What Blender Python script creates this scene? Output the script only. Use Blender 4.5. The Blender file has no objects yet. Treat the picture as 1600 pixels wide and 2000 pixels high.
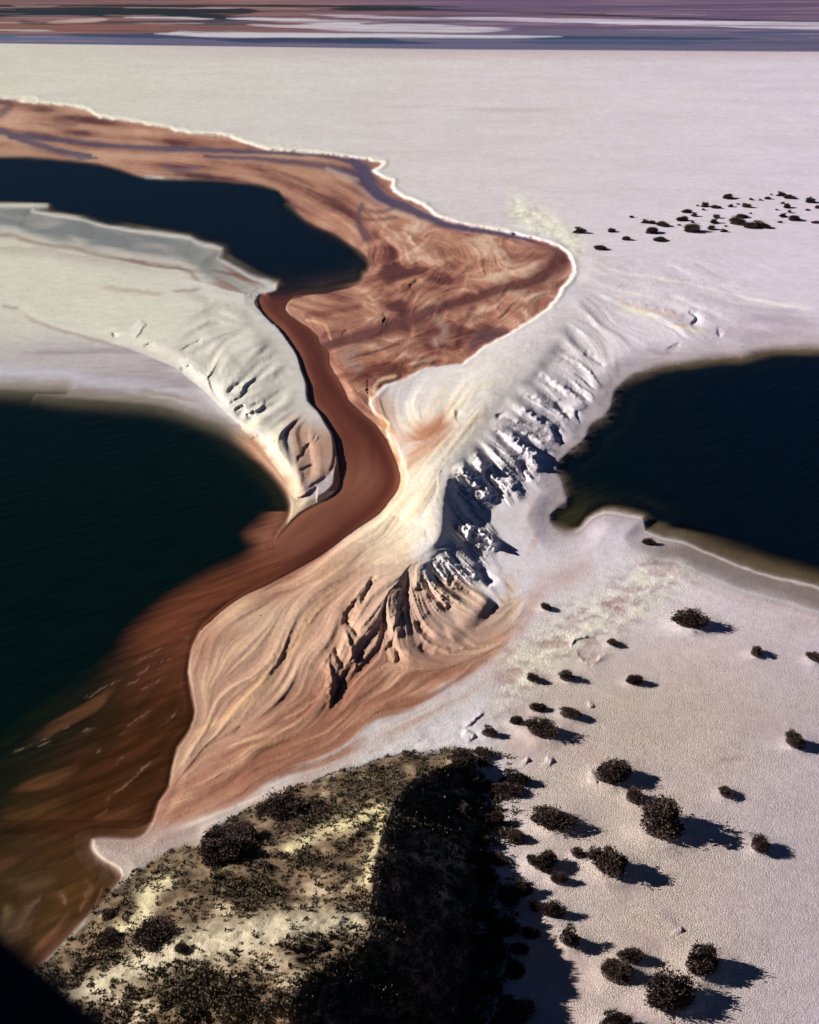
import bpy, math, random
import numpy as np
R = math.radians

# ------------------------------------------------------------------ camera
FPX, CAMH, PITCH = 3078.0, 80.0, R(21.0)
scn = bpy.context.scene
cam_d = bpy.data.cameras.new('camera')
cam = bpy.data.objects.new('camera', cam_d)
scn.collection.objects.link(cam)
cam.location = (0, 0, CAMH)
cam.rotation_euler = (R(90) - PITCH, 0, 0)
cam_d.sensor_fit = 'VERTICAL'
cam_d.sensor_height = 36.0
cam_d.lens = 36.0 * FPX / 2000.0
cam_d.clip_start = 0.1
cam_d.clip_end = 300000
cam_d.dof.use_dof = True
cam_d.dof.focus_distance = 230.0
cam_d.dof.aperture_fstop = 1.9
scn.camera = cam

# ------------------------------------------------------------------ light
SUN_EL = R(25.0)
SUN_DIR = np.array([-1.0, 0.16, 0.0]); SUN_DIR /= np.linalg.norm(SUN_DIR)     # towards the sun, on the ground
world = bpy.data.worlds.new('World'); scn.world = world
world.use_nodes = True
wn = world.node_tree; wn.nodes.clear()
wo = wn.nodes.new('ShaderNodeOutputWorld'); wb = wn.nodes.new('ShaderNodeBackground')
sky = wn.nodes.new('ShaderNodeTexSky'); sky.sky_type = 'NISHITA'; sky.sun_disc = False
sky.sun_elevation = SUN_EL
sky.sun_rotation = math.atan2(SUN_DIR[0], SUN_DIR[1])
sky.altitude = 8000; sky.air_density = 0.45; sky.dust_density = 0.0; sky.ozone_density = 3.0
wb.inputs['Strength'].default_value = 0.05
wn.links.new(sky.outputs[0], wb.inputs[0]); wn.links.new(wb.outputs[0], wo.inputs[0])
sd = bpy.data.lights.new('sun', 'SUN'); sd.energy = 5.0; sd.angle = R(0.5); sd.color = (1.0, 0.945, 0.87)
so = bpy.data.objects.new('sun', sd); scn.collection.objects.link(so)
from mathutils import Vector
sv = Vector((SUN_DIR[0]*math.cos(SUN_EL), SUN_DIR[1]*math.cos(SUN_EL), math.sin(SUN_EL)))
so.rotation_euler = sv.to_track_quat('Z', 'Y').to_euler()
so.location = (-60, 60, 60)
vs = scn.view_settings
scn.display_settings.display_device = 'sRGB'
vs.view_transform = 'Standard'; vs.look = 'None'; vs.gamma = 1.0; vs.use_curve_mapping = False
vs.exposure = 0.48

# ------------------------------------------------------------------ helpers
rng = np.random.default_rng(7)
SP, CP = math.sin(PITCH), math.cos(PITCH)
def ray(x, y):
    u = x - 800.0; v = 1000.0 - y
    return u, FPX*CP + v*SP, -FPX*SP + v*CP
def at(x, y, z=0.0):
    dx, dy, dz = ray(x, y); t = (CAMH - z) / (-dz)
    return dx*t, dy*t, z + 0*t
def mpp(x, y):                      # metres per photo pixel across the view, at the ground
    dx, dy, dz = ray(x, y); return CAMH / (-dz)

def lin(c):
    c = np.array(c, dtype=float)/255.0
    return np.where(c <= 0.04045, c/12.92, ((c+0.055)/1.055)**2.4)
KL = np.array([1.0, 0.97, 0.93])
def alb(r, g, b): return lin((r, g, b))/KL

TAB = rng.random((256, 256)).astype(np.float32)
def vnoise(x, y, seed=0):
    x = x + seed*37.31; y = y + seed*17.77
    xi = np.floor(x); yi = np.floor(y); fx = x-xi; fy = y-yi
    fx = fx*fx*(3-2*fx); fy = fy*fy*(3-2*fy)
    xi = xi.astype(np.int64) & 255; yi = yi.astype(np.int64) & 255
    x1 = (xi+1) & 255; y1 = (yi+1) & 255
    a = TAB[yi, xi]; b = TAB[yi, x1]; c = TAB[y1, xi]; d = TAB[y1, x1]
    return (a*(1-fx)+b*fx)*(1-fy) + (c*(1-fx)+d*fx)*fy
def fbm(x, y, octv=4, seed=0, gain=0.5):
    s = 0; a = 1; n = 0
    for o in range(octv):
        s = s + a*vnoise(x, y, seed+o*3); n += a; a *= gain
        x, y = (x*1.9+y*0.6), (y*1.9-x*0.6)
    return (s/n - 0.5)*2          # about -1..1
def sst(a, b, x):
    t = np.clip((x-a)/(np.subtract(b, a)), 0, 1); return t*t*(3-2*t)

# ------------------------------------------------------------------ the grid the land is sampled on
STEP = 2.0
xs = np.arange(-24, 1626, STEP)
ys = np.concatenate([np.arange(-12, 100, 1.0), np.arange(100, 2026, STEP)])
NYI = len(ys)
def grow(a, step, lim, f):
    o = []; v = a; s = step
    while abs(v) < abs(lim) or (v-lim)*(a-lim) > 0:
        s *= f; v = v + s; o.append(v)
        if (step > 0 and v > lim) or (step < 0 and v < lim): break
    return o
xs = np.concatenate([np.array(grow(xs[0], -STEP, -9000, 1.09))[::-1], xs, np.array(grow(xs[-1], STEP, 10600, 1.09))])
top = np.concatenate([np.array([-180.6, -180.2, -179.6, -178.6, -177, -174.5]), np.arange(-171, -14, 4.0)])
ys = np.concatenate([top, ys, np.array(grow(ys[-1], STEP, 5200, 1.09))])
NX, NY = len(xs), len(ys)
X, Y = np.meshgrid(xs, ys)
IX0 = int(np.searchsorted(xs, -24)); IY0 = int(np.searchsorted(ys, -12))
NXI = len(np.arange(-24, 1626, STEP))
GX, GY, _ = at(X, Y, 0.0)           # ground metres
MP = mpp(X, Y)
def up(c, fx, fy):                   # upsample a coarse field sampled at xs[::fx], ys[::fy]
    cx = xs[::fx]; cy = ys[::fy]
    tmp = np.empty((c.shape[0], NX), dtype=np.float64)
    i = np.clip(np.searchsorted(cx, xs, side='right')-1, 0, len(cx)-2); t = np.clip((xs-cx[i])/(cx[i+1]-cx[i]), 0, 1)
    tmp = c[:, i]*(1-t) + c[:, i+1]*t
    j = np.clip(np.searchsorted(cy, ys, side='right')-1, 0, len(cy)-2); u = np.clip((ys-cy[j])/(cy[j+1]-cy[j]), 0, 1)[:, None]
    return tmp[j]*(1-u) + tmp[j+1]*u
Xc, Yc = X[::2, ::2], Y[::2, ::2]
def smooth_pts(p, closed=False, n=4):      # Catmull-Rom
    p = np.array(p, dtype=float); m = len(p); o = []
    rng_i = range(m) if closed else range(m-1)
    for i in rng_i:
        p0 = p[(i-1) % m] if closed or i > 0 else p[0]; p1 = p[i]; p2 = p[(i+1) % m]
        p3 = p[(i+2) % m] if closed or i < m-2 else p[-1]
        for k in range(n):
            t = k/n
            o.append(0.5*((2*p1)+(-p0+p2)*t+(2*p0-5*p1+4*p2-p3)*t*t+(-p0+3*p1-3*p2+p3)*t**3))
    if not closed: o.append(p[-1])
    return np.array(o)
def seg_dist(PX, PY, a, b):
    dx, dy = b[0]-a[0], b[1]-a[1]; L = dx*dx+dy*dy+1e-9
    t = np.clip(((PX-a[0])*dx+(PY-a[1])*dy)/L, 0, 1)
    ex = PX-a[0]-t*dx; ey = PY-a[1]-t*dy
    return ex*ex+ey*ey, t, ex*dy-ey*dx
def sdf(poly, sm=True):                 # >0 outside
    p = smooth_pts(poly, True, 2) if sm else np.array(poly, float)
    d = np.full(Xc.shape, 1e12); ins = np.zeros(Xc.shape, bool)
    n = len(p)
    for i in range(n):
        a, b = p[i], p[(i+1) % n]
        q, _, _ = seg_dist(Xc, Yc, a, b); np.minimum(d, q, out=d)
        if a[1] != b[1]:
            c = ((a[1] > Yc) != (b[1] > Yc)) & (Xc < (b[0]-a[0])*(Yc-a[1])/(b[1]-a[1])+a[0])
            ins ^= c
    d = np.sqrt(d); d[ins] *= -1
    return up(d, 2, 2)
def line_field(pts, vals=None, n=3):     # distance, side sign, interpolated value along a line
    p = smooth_pts(pts, False, n)
    v = np.interp(np.arange(len(p))/n, np.arange(len(pts)), vals if vals is not None else np.linspace(0, 1, len(pts)))
    d = np.full(Xc.shape, 1e12); sg = np.zeros(Xc.shape); val = np.zeros(Xc.shape)
    for i in range(len(p)-1):
        q, t, cr = seg_dist(Xc, Yc, p[i], p[i+1])
        m = q < d - 1e-6
        d[m] = q[m]; sg[m] = np.sign(cr[m]); val[m] = (v[i]+(v[i+1]-v[i])*t)[m]
    return up(np.sqrt(d), 2, 2), up(val, 2, 2)
def stroke(pts, w, n=4, taper=True, wf=1.0):     # local soft band along a line: returns slices, weight 0..1, signed d
    p = smooth_pts(pts, False, n)
    wv = np.atleast_1d(np.array(w, float))
    wv = np.interp(np.linspace(0, 1, len(p)), np.linspace(0, 1, len(wv)), wv)
    R_ = wv.max()*2.6+4
    i0 = np.searchsorted(xs, p[:, 0].min()-R_); i1 = np.searchsorted(xs, p[:, 0].max()+R_)
    j0 = np.searchsorted(ys, p[:, 1].min()-R_); j1 = np.searchsorted(ys, p[:, 1].max()+R_)
    sl = (slice(j0, j1), slice(i0, i1)); PX, PY = X[sl], Y[sl]
    PX = PX + wf*(5.0*WARPX[sl]+2.0*WARP2[sl]); PY = PY + wf*(3.0*WARPY[sl]+1.5*WARP2[sl])
    best = np.full(PX.shape, 1e9); sgn = np.zeros(PX.shape); tt = np.zeros(PX.shape); ww = np.ones(PX.shape)
    for i in range(len(p)-1):
        q, t, cr = seg_dist(PX, PY, p[i], p[i+1]); m = q < best
        best[m] = q[m]; sgn[m] = np.sign(cr[m]); tt[m] = ((i+t)/(len(p)-1))[m]; ww[m] = (wv[i]+(wv[i+1]-wv[i])*t)[m]
    d = np.sqrt(best)/np.maximum(ww, 0.3)
    g = np.exp(-d*d*1.6)
    tp = sst(0, 0.3, tt)*sst(0, 0.3, 1-tt)
    if taper: g = g*tp
    stroke.tp = tp
    if p[-1][1] < p[0][1]: sgn = -sgn
    return sl, g, d*sgn

WARPX = fbm(X/23, Y/15, 3, 1); WARPY = fbm(X/23, Y/15, 3, 5); WARP2 = fbm(X/8, Y/6, 2, 9)
PSC = np.clip((Y+181)/1500, 0.05, 1.5)           # picture scale of metre sized things

# ------------------------------------------------------------------ outlines (traced, in the photograph's pixels, dropped onto the ground)
LAKE_A = [(-900,300),(0,302),(60,303),(120,308),(190,315),(237,327),(287,343),(350,345),(400,346),(450,350),(500,356),(530,363),(548,370),
 (560,388),(580,405),(600,428),(625,442),(650,452),(680,468),(705,485),(720,498),(728,520),(714,540),(702,556),(672,566),(640,574),(612,577),
 (578,582),(562,594),(558,606),(545,600),(530,590),(520,578),(512,573),(536,566),(540,556),(500,545),(470,530),(440,515),(425,505),(432,488),(400,480),(380,472),(370,465),
 (337,462),(287,455),(235,447),(190,438),(160,428),(110,422),(62,412),(70,403),(0,401),(-900,396)]
RIVER = [(507,573),(504,592),(517,617),(540,637),(555,655),(567,672),(582,695),(590,725),(600,750),(603,782),(625,807),(640,832),(651,852),
 (657,887),(664,925),(661,950),(640,972),(605,990),(582,1005),(562,1025),(540,1050),(520,1075),(500,1120),(440,1160),(380,1215),(400,1225),(430,1198),(475,1167),(525,1143),
 (575,1116),(612,1096),(650,1071),(700,1033),(742,1005),(762,980),(779,955),(783,925),(771,890),(756,857),(738,830),(712,807),(683,780),
 (675,760),(660,735),(646,710),(644,685),(628,672),(622,655),(607,640),(580,622),(562,607),(560,594),(570,586),(600,578),(560,566),(530,570)]
LAKE_B = [(-1500,740),(0,762),(75,771),(125,778),(250,786),(312,793),(362,808),(400,823),(440,838),(470,857),(495,873),(517,898),(540,923),(560,951),
 (569,975),(570,997),(560,1025),(540,1060),(560,1110),(500,1150),(440,1190),(402,1222),(384,1250),(374,1275),(371,1312),(378,1350),(384,1387),(375,1425),(350,1462),
 (340,1495),(333,1537),(314,1565),(302,1600),(285,1628),(262,1640),(225,1640),(183,1642),(187,1663),(207,1681),(236,1698),(240,1718),(215,1745),(190,1775),(160,1805),(135,1835),(100,1868),
 (60,1905),(0,1960),(-200,2150),(-600,2500),(-1500,3000)]
DEEP_B = [(-1500,790),(0,805),(75,815),(150,810),(225,816),(325,828),(400,860),(437,882),(475,907),(505,938),(532,960),(541,980),(533,1000),(510,1030),(489,1046),
 (505,1062),(492,1085),(460,1108),(425,1122),(398,1136),(362,1157),(332,1175),(300,1203),(265,1232),(240,1262),(222,1290),(160,1335),(110,1372),(60,1415),(0,1455),(-300,1600),(-1500,1700)]
LAKE_C = [(3200,640),(1900,672),(1600,676),(1550,676),(1512,678),(1478,684),(1450,694),(1412,694),(1350,703),(1300,709),(1272,718),(1242,728),(1215,745),(1198,765),(1194,790),(1183,810),(1160,824),
 (1147,840),(1138,860),(1120,874),(1102,888),(1086,908),(1090,930),(1098,945),(1104,965),(1106,978),(1088,990),(1076,1008),(1082,1030),(1108,1042),(1135,1035),
 (1150,1014),(1180,998),(1215,1004),(1255,1012),(1260,1037),(1300,1052),(1335,1058),(1382,1080),(1450,1107),(1500,1122),(1550,1136),(1600,1150),(1900,1230),(3200,1500)]
RED = [(-900,180),(0,193),(30,194),(50,200),(100,204),(160,212),(180,220),(200,230),(250,236),(287,244),(332,250),(345,256),(400,262),(450,266),(475,277),
 (525,291),(575,296),(625,300),(670,305),(700,310),(748,318),(728,332),(738,341),(766,353),(763,365),(776,378),(800,391),(825,400),(850,420),(875,430),
 (912,440),(975,450),(1025,462),(1075,475),(1100,488),(1112,502),(1120,520),(1116,538),(1100,557),(1090,577),(1075,597),(1050,617),(1012,640),(980,660),
 (947,675),(934,688),(900,710),(850,717),(820,722),(795,738),(752,752),(733,775),(723,787),(735,810),(759,827),(758,850),(775,885),(784,905),(760,905),(700,900),(650,800),(580,640),(540,560),(560,520),(500,400),
 (300,345),(-900,330)]
LEFTBANK = [(-900,470),(0,480),(120,492),(250,515),(400,553),(440,566),(490,576),(500,580),(497,592),(512,617),(535,637),(550,656),(562,674),(577,697),(585,725),(594,750),(597,785),
 (619,808),(634,834),(645,853),(648,890),(640,930),(612,955),(585,972),(572,968),(556,935),(535,905),(505,862),(470,835),(430,800),(340,720),(200,668),(120,645),(40,605),(0,592),(-900,560)]
MESA_W = [(-400,2500),(-100,2100),(60,1905),(100,1862),(150,1812),(215,1742),(243,1712),(300,1680),(360,1652),(400,1637),(470,1592),(520,1567),(600,1530),(700,1500),(760,1480),(860,1464),
 (925,1478),(945,1540),(950,1600),(945,1700),(935,1800),(925,1900),(915,2000),(900,2500)]
DELTA = [(760,985),(700,1033),(612,1096),(525,1143),(430,1198),(384,1250),(371,1312),(384,1387),(350,1462),(333,1537),(302,1600),(262,1642),(325,1630),(400,1600),(470,1570),(560,1530),(637,1492),
 (700,1450),(737,1422),(800,1400),(870,1350),(960,1290),(1010,1230),(1030,1180),(990,1130),(970,1180),(940,1150),(880,1130),(830,1110),(800,1040),(790,980)]

sA, sR, sB, dB, sC, sRed, sL, sM, sD = [sdf(p) for p in (LAKE_A, RIVER, LAKE_B, DEEP_B, LAKE_C, RED, LEFTBANK, MESA_W, DELTA)]
wob = fbm(GX/4.0, GY/4.0, 4, 11)*MP**-1*0.35          # world sized wobble, in pixels
wob = np.clip(wob, -7, 7)
sA = sA + wob*0.6; sC = sC + wob*0.9; sRed2 = sRed + wob*0.5 + 2.6*fbm(X/17, Y/9, 3, 151); sB = sB + wob*0.4; dBw = dB + wob*0.5 + fbm(X/60, Y/60, 3, 31)*14*sst(1250, 1400, Y)
sRw = sR + wob*0.25
sM = sM + wob*1.3 + 7*fbm(X/34, Y/26, 3, 171) + 34*fbm(X/70, Y/60, 3, 173)*sst(860, 920, X)
footm = sst(-4, 3, sM)*sst(46, 20, sM)*sst(1700, 1730, Y)*(X < 260)

# ------------------------------------------------------------------ flow directions and streak fields
GUIDES = [
 [(740,1010),(640,1090),(520,1160),(430,1230),(385,1320),(390,1400)],
 [(780,1040),(680,1110),(600,1180),(540,1280),(470,1360),(400,1420),(345,1500)],
 [(860,1070),(740,1120),(670,1190),(640,1260),(590,1350),(520,1420),(420,1460)],
 [(760,1150),(700,1210),(655,1290),(645,1360),(600,1420),(500,1480),(330,1580)],
 [(900,1290),(800,1350),(640,1430),(500,1505),(350,1600)],
 [(1080,1180),(1000,1270),(860,1380),(700,1455),(500,1560),(250,1650)],
 [(870,930),(930,990),(985,1050)],[(870,1010),(920,1060),(975,1110)],[(900,890),(960,940),(985,975)],
 [(960,850),(1010,890),(1060,935)],[(980,800),(1050,835),(1100,870)],[(1020,740),(1090,780),(1170,830)],[(1060,680),(1130,720),(1185,770)],
 [(1100,600),(1160,650),(1190,700)],[(1130,540),(1230,580),(1330,620),(1400,655)],[(1180,500),(1300,530),(1450,590),(1600,610)],
 [(800,1080),(810,1150),(830,1210),(900,1260)],[(850,1060),(880,1120),(940,1170)],[(760,1160),(780,1230),(800,1280),(870,1300)],
 [(480,690),(430,730),(420,770)],[(540,760),(480,790),(455,815)],[(570,800),(520,840),(490,870)],[(380,640),(330,665),(310,680)],[(560,860),(575,920),(572,960)],
 [(600,640),(650,750),(740,850),(770,930),(720,1000),(600,1080)],[(640,880),(650,940),(600,990),(560,1040)],
 [(0,260),(150,280),(400,293),(600,305),(700,330),(760,390),(900,447),(1050,475),(1110,515)],
 [(300,330),(500,345),(600,390),(700,440),(730,500)],[(1110,520),(1000,560),(850,605),(650,670)],[(800,430),(900,480),(960,540),(880,580),(700,610),(590,590)],
 [(900,660),(800,700),(700,740)],[(1060,600),(950,640),(800,680),(680,700)],
 [(830,720),(780,770),(790,830),(830,860)],[(780,900),(850,850),(900,780)],[(780,1000),(850,900),(900,840)],
 [(600,1050),(450,1150),(330,1240),(200,1390),(0,1480)],[(400,1420),(250,1540),(100,1600),(0,1640)],[(280,1640),(150,1700),(80,1780),(30,1860)],[(200,1200),(100,1260),(0,1310)],[(200,1680),(180,1730),(150,1800)],
 [(0,560),(150,590),(300,640)],[(0,450),(200,490),(400,540)],[(0,700),(300,720),(430,790)],
 [(400,500),(480,540),(560,570)],
 [(1200,1010),(1350,1080),(1500,1150),(1600,1190)],[(1300,710),(1450,700),(1600,690)],
 [(0,150),(1600,180)],[(900,60),(1600,80)],[(300,1700),(500,1640),(720,1560)],[(200,1900),(450,1830),(700,1740)],[(1000,1300),(1150,1180),(1300,1120)],[(1100,1700),(1200,1800),(1300,1900)],
]
xc4, yc4 = X[::4, ::4], Y[::4, ::4]
C2 = np.zeros(xc4.shape); S2 = np.zeros(xc4.shape)
for g in GUIDES:
    p = smooth_pts(g, False, 2)
    for i in range(len(p)-1):
        q, t, _ = seg_dist(xc4, yc4, p[i], p[i+1])
        a = math.atan2(p[i+1][1]-p[i][1], p[i+1][0]-p[i][0]); L = math.hypot(*(p[i+1]-p[i]))
        w = L/(q+150)**1.7
        C2 += w*math.cos(2*a); S2 += w*math.sin(2*a)
ang = up(C2, 4, 4), up(S2, 4, 4)
TH = 0.5*np.arctan2(ang[1], ang[0])
TH = TH + sst(640, 760, X)*sst(400, 460, Y)*sst(0, -12, sRed)*(1.5*fbm(X/62, Y/34, 2, 181)) + sst(0, -20, sD)*0.55*fbm(X/75, Y/60, 2, 183) + 0.5*sst(0, 10, sRed)*fbm(X/50, Y/30, 2, 185)*sst(900, 700, Y)
FX, FY = np.cos(TH), np.sin(TH)
si = (slice(IY0, IY0+NYI), slice(IX0, IX0+NXI))
def blur(a, n):
    for _ in range(2):
        k = np.ones(2*n+1)/(2*n+1)
        c = np.cumsum(np.pad(a, ((n+1, n), (0, 0)), mode='wrap'), 0); a = (c[2*n+1:]-c[:-2*n-1])/(2*n+1)
        c = np.cumsum(np.pad(a, ((0, 0), (n+1, n)), mode='wrap'), 1); a = (c[:, 2*n+1:]-c[:, :-2*n-1])/(2*n+1)
    return a
def lic(scale, steps, ds, seed):
    r = np.random.default_rng(seed).standard_normal((NYI, NXI))
    if scale: r = blur(r, scale)
    fx, fy = FX[si], FY[si]
    acc = r.copy(); jj, ii = np.meshgrid(np.arange(NYI, dtype=float), np.arange(NXI, dtype=float), indexing='ij')
    for sgn in (1, -1):
        px, py = ii.copy(), jj.copy(); vx, vy = fx*sgn, fy*sgn
        for k in range(steps):
            px += vx*ds; py += vy*ds
            a = np.clip(px, 0, NXI-1).astype(np.int32); b = np.clip(py, 0, NYI-1).astype(np.int32)
            acc += r[b, a]*(1-k/steps)
            nx, ny = fx[b, a], fy[b, a]; f = np.sign(nx*vx+ny*vy); f[f == 0] = 1
            vx, vy = nx*f, ny*f
    acc -= acc.mean(); acc /= acc.std()
    o = np.zeros(X.shape); o[si] = np.clip(acc, -3, 3)
    o[:, :IX0] = o[:, IX0:IX0+1]*0; return o
L1 = lic(0, 14, 1.0, 1)      # fine
L2 = lic(2, 16, 2.0, 2)      # medium
L3 = lic(6, 16, 4.0, 3)      # broad
LS = lic(1, 30, 1.8, 4)
L4 = lic(9, 12, 5.0, 6)
L4b = lic(5, 9, 4.0, 8)
near = np.clip((Y-100)/1500, 0, 1)

# ------------------------------------------------------------------ heights (metres above the water)
H = np.full(X.shape, 0.55) + fbm(GX/60, GY/60, 3, 3)*0.25
H += sst(1150, 1700, Y)*0.35*sst(900, 1200, X)
# crested white dune between the river and the right hand lake
crest = [(1160,430),(1135,500),(1115,580),(1085,650),(1040,715),(990,772),(950,830),(902,885),(876,930),(866,985),(862,1040),(838,1072),(800,1100),(752,1135),(705,1180),(680,1240),(655,1310),(615,1380),(540,1440)]
ch    = [0.0, 0.45, 0.6, 1.1, 1.6, 2.2, 2.8, 3.3, 3.6, 3.7, 3.5, 3.0, 2.4, 1.7, 1.1, 0.9, 0.7, 0.4, 0.0]
cw    = [120, 120, 110, 120, 140, 155, 165, 160, 114, 110, 112, 130, 140, 130, 110, 80, 50, 40, 30]
dcr, hcr = line_field(crest, ch); _, wcr = line_field(crest, cw)
def soft(a, n, keep=None):
    o = a.copy(); o[si] = blur(a[si], n); return o
hcr = soft(hcr, 14); wcr = soft(wcr, 14)
wside = sdf([tuple(p) for p in smooth_pts(crest, False, 3)]+[(300,1600),(-300,1200),(200,500),(1100,380)], sm=False)
dcr = dcr*np.sign(wside)         # >0 on the lake side
gk = sst(940, 760, Y)
gul = (L4*0.42+L3*0.50+L4b*0.38+L2*0.16)*(1-gk) + (L3*0.55+L2*0.50+L4b*0.45)*gk
gul = 1.5*np.tanh(gul/1.5)
de = np.clip(dcr, 0, None)/wcr
spur = np.clip(0.5+0.5*gul, -0.6, 1.6)
prof_e = np.clip(1-de*np.clip(1.0+0.62*gul*sst(0.03, 0.35, de), 0.45, 2.6), 0, 1)*sst(1.5, 1.1, de)
steep = sst(900, 950, Y)*sst(-1110, -1060, -Y)
prof_e = prof_e**(1.0+0.6*steep)
dw = np.clip(-dcr, 0, None)/190.0
prof_w = sst(1, 0, dw)**1.15
rnd = 26.0
prof = np.where(dcr > 0, prof_e, prof_w)
prof = prof - 0.10*np.exp(-np.abs(dcr)/rnd)*np.interp(Y, [850, 930, 1060, 1120], [1.0, 0.45, 0.45, 1.0])
hd = hcr*prof
gamp = np.where(dcr > 0, sst(0.0, 0.35, de)*sst(1.25, 0.8, de), 0)*np.clip(hcr*0.32, 0, 0.95)
hd += gamp*gul*1.15 +  0.05*np.clip(hcr,0,1)*prof*fbm(GX/0.9, GY/1.6, 3, 161)
Hq = 0.2+hd; ez = (dcr > -20)*sst(-20, 0, dcr); Hq = Hq*(1-ez)+soft(Hq, 2)*ez*0.7+Hq*ez*0.3
Hq = Hq + gamp*(0.16*L2+0.05*L1)*sst(0.2, 0.6, np.abs(L4b)+0.3)
Hd = 0.5*(H+Hq+np.sqrt((H-Hq)**2+0.04))
H = H*0 + Hd

wz = sst(10, -30, dcr)*sst(-240, -120, dcr)*sst(700, 800, Y)*sst(1130, 1040, Y)*sst(4, 12, sR)
H += wz*(0.035*L2+0.05*L3+0.02*LS+0.05*L4b)+sst(0, -40, dcr)*sst(-260, -160, dcr)*sst(560, 640, Y)*sst(860, 800, Y)*sst(2, 14, sRed2)*0.05*L4b
# left bank plateau
sL = sL - 6*sst(32, 6, sR)*sst(490, 520, X)*(Y < 940)
lw = np.clip(-sL/38.0, 0, 1)
riv_edge = sst(480, 560, X)
rampL = lw*(1-riv_edge)+riv_edge*np.clip(-sL/np.interp(sR, [0, 20, 60], [4, 6, 38]), 0, 1)
Lp = np.where(sL < 0, 1, 0)
bh = np.interp(sR, [0, 30, 110], [0.16, 0.28, 0.85])*sst(60, 420, X)*np.interp(Y, [560, 640], [0.4, 1])
HL = H + bh*sst(0, 1, rampL)*sst(0, 60, -sdf([(-900,440),(0,470),(200,500),(400,545),(500,572),(560,640),(700,800),(700,1000),(560,1000),(-900,1200)]))
HL += (L2*0.45+L3*0.55+L4b*0.25)*0.26*sst(-2, -25, sL)*sst(-130, -40, sL)*sst(330, 420, X)*sst(20, 60, sR)
H = np.where(sL < 0, HL, H)
# slopes of the left bank towards the lake, below its gullied lip
H = np.where((X < 620) & (sL > 0) & (sB > 0) & (Y > 560) & (Y < 1000), np.minimum(H, 0.12+0.3*np.clip(sB/60, 0, 1)+0.02*L2), H)

sm_ = np.exp(-(sL/12.0)**2)*sst(575, 540, X)*sst(20, 40, sR)
H = H*(1-sm_)+soft(H, 4)*sm_
# red river bed
rb = sst(3, -4, sRed2)
wx_ = X+26*fbm(X/60, Y/40, 3, 23); wy_ = Y+16*fbm(X/60, Y/40, 3, 24)
swl = 1-np.abs(fbm(wx_/58, wy_/26, 3, 25))*2.2              # creased bars
swm = fbm(wx_/56, wy_/24, 3, 26)
BEDM = sst(640, 760, X)*sst(400, 460, Y)
BED = BEDM*(0.12*swl*sst(0.2, 1, swl)+0.18*swm)
HR = 0.12 + 0.10*(L3*0.6+L2*0.5+0.18*L1)*np.interp(Y, [200, 500, 700], [0.5, 1.0, 1.2]) + 0.12*fbm(X/70, Y/35, 3, 21) + BED
HR += 0.15*sst(-10, -60, sRed2)
H = H*(1-rb) + np.clip(HR, 0.02, 1)*rb
# a low lip where the pan ends above the bed
lip = np.exp(-((sRed2-5)/5.0)**2)*sst(620, 560, Y)*sst(0, 8, sRed2+4)
H += 0.16*lip*(1-sst(-2, -6, sRed2))

# delta sands
dm = sst(6, -14, sD)
eastd = np.clip(np.exp(-(((X-745)/120)**2+((Y-1215)/110)**2)), 0, 1)
Hb = 0.10 + 0.45*sst(0, 150, sB)
dq = dm*sst(0.55, 0.05, hd); H = H*(1-dq)+Hb*dq
H = H + dm*((0.032+0.10*eastd)*L3+(0.028+0.03*eastd)*L2+0.020*LS+(0.02+0.10*eastd)*L4b+0.006*L1)*np.clip(0.3+0.7*sst(1000, 1150, Y), 0, 1)
HDm = 0.08+0.35*sst(0, 120, sB)
far_delta = dm*sst(0, -60, sD)*sst(80, 200, dcr*1.0)
H = H*(1-far_delta*0.5)+far_delta*0.5*0.3

# rough crusty ground south-east of the dune
crust = np.exp(-(((X-1120)*0.55+(Y-1240)*0.83)/52)**2)*sst(940, 1010, X)*sst(1420, 1300, X)
crn = fbm(GX/1.6, GY/1.6, 4, 41)
H += crust*(0.16*crn+0.12*fbm(GX/5, GY/5, 3, 43))
crust2 = np.exp(-(((X-1060)*0.5+(Y-440)*-0.85)/26)**2)*sst(980, 1010, X)*sst(1160, 1120, X)*sst(6, 14, sRed2)*sst(540, 500, Y)
H += crust2*0.35*fbm(GX/4, GY/9, 4, 47)
crust3 = np.exp(-((Y-(1490-(X-700)*0.22))/40)**2)*sst(650, 760, X)*sst(1120, 1000, X)
H += crust3*0.10*crn

# the scrubby hill in the foreground with its crest and shaded scarp
mcrest = [(935,1478),(880,1490),(820,1515),(778,1555),(752,1610),(734,1670),(726,1740),(722,1800),(712,1845),(650,1880),(600,1905),(572,1950),(568,2020),(560,2200),(540,2600)]
mh = [0.9, 2.2, 3.6, 4.9, 6.0, 6.9, 7.6, 8.1, 8.5, 8.8, 9.1, 9.4, 9.7, 10, 10]
dmc, hmc = line_field(mcrest, mh); hmc = soft(hmc, 20)
mside = sdf([tuple(p) for p in smooth_pts(mcrest, False, 3)]+[(-3000,2700),(-3000,1300),(935,1300)], sm=False)
dmc = dmc*np.sign(mside)
inm = np.clip(-sM, 0, None)
tw = inm/(inm+np.abs(dmc)+1e-3)
mn = fbm(GX/6, GY/6, 4, 51); mn2 = fbm(GX/1.3, GY/1.3, 3, 53)
west = hmc*(0.04+0.96*tw**0.9)
eastp = hmc*np.clip(tw, 0, 1)**0.8
HM = np.where(dmc < 0, west*sst(-10, 60, inm), eastp)
HM = HM*np.interp(Y, [1750, 1950], [1.0, 0.86])*(1+0.12*mn) + sst(0, 40, inm)*(0.45*mn+0.22*mn2+0.40*(0.5-np.abs(fbm(GX/3.2, GY/3.2, 3, 57))))*np.clip(hmc/5, 0.2, 1)
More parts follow.
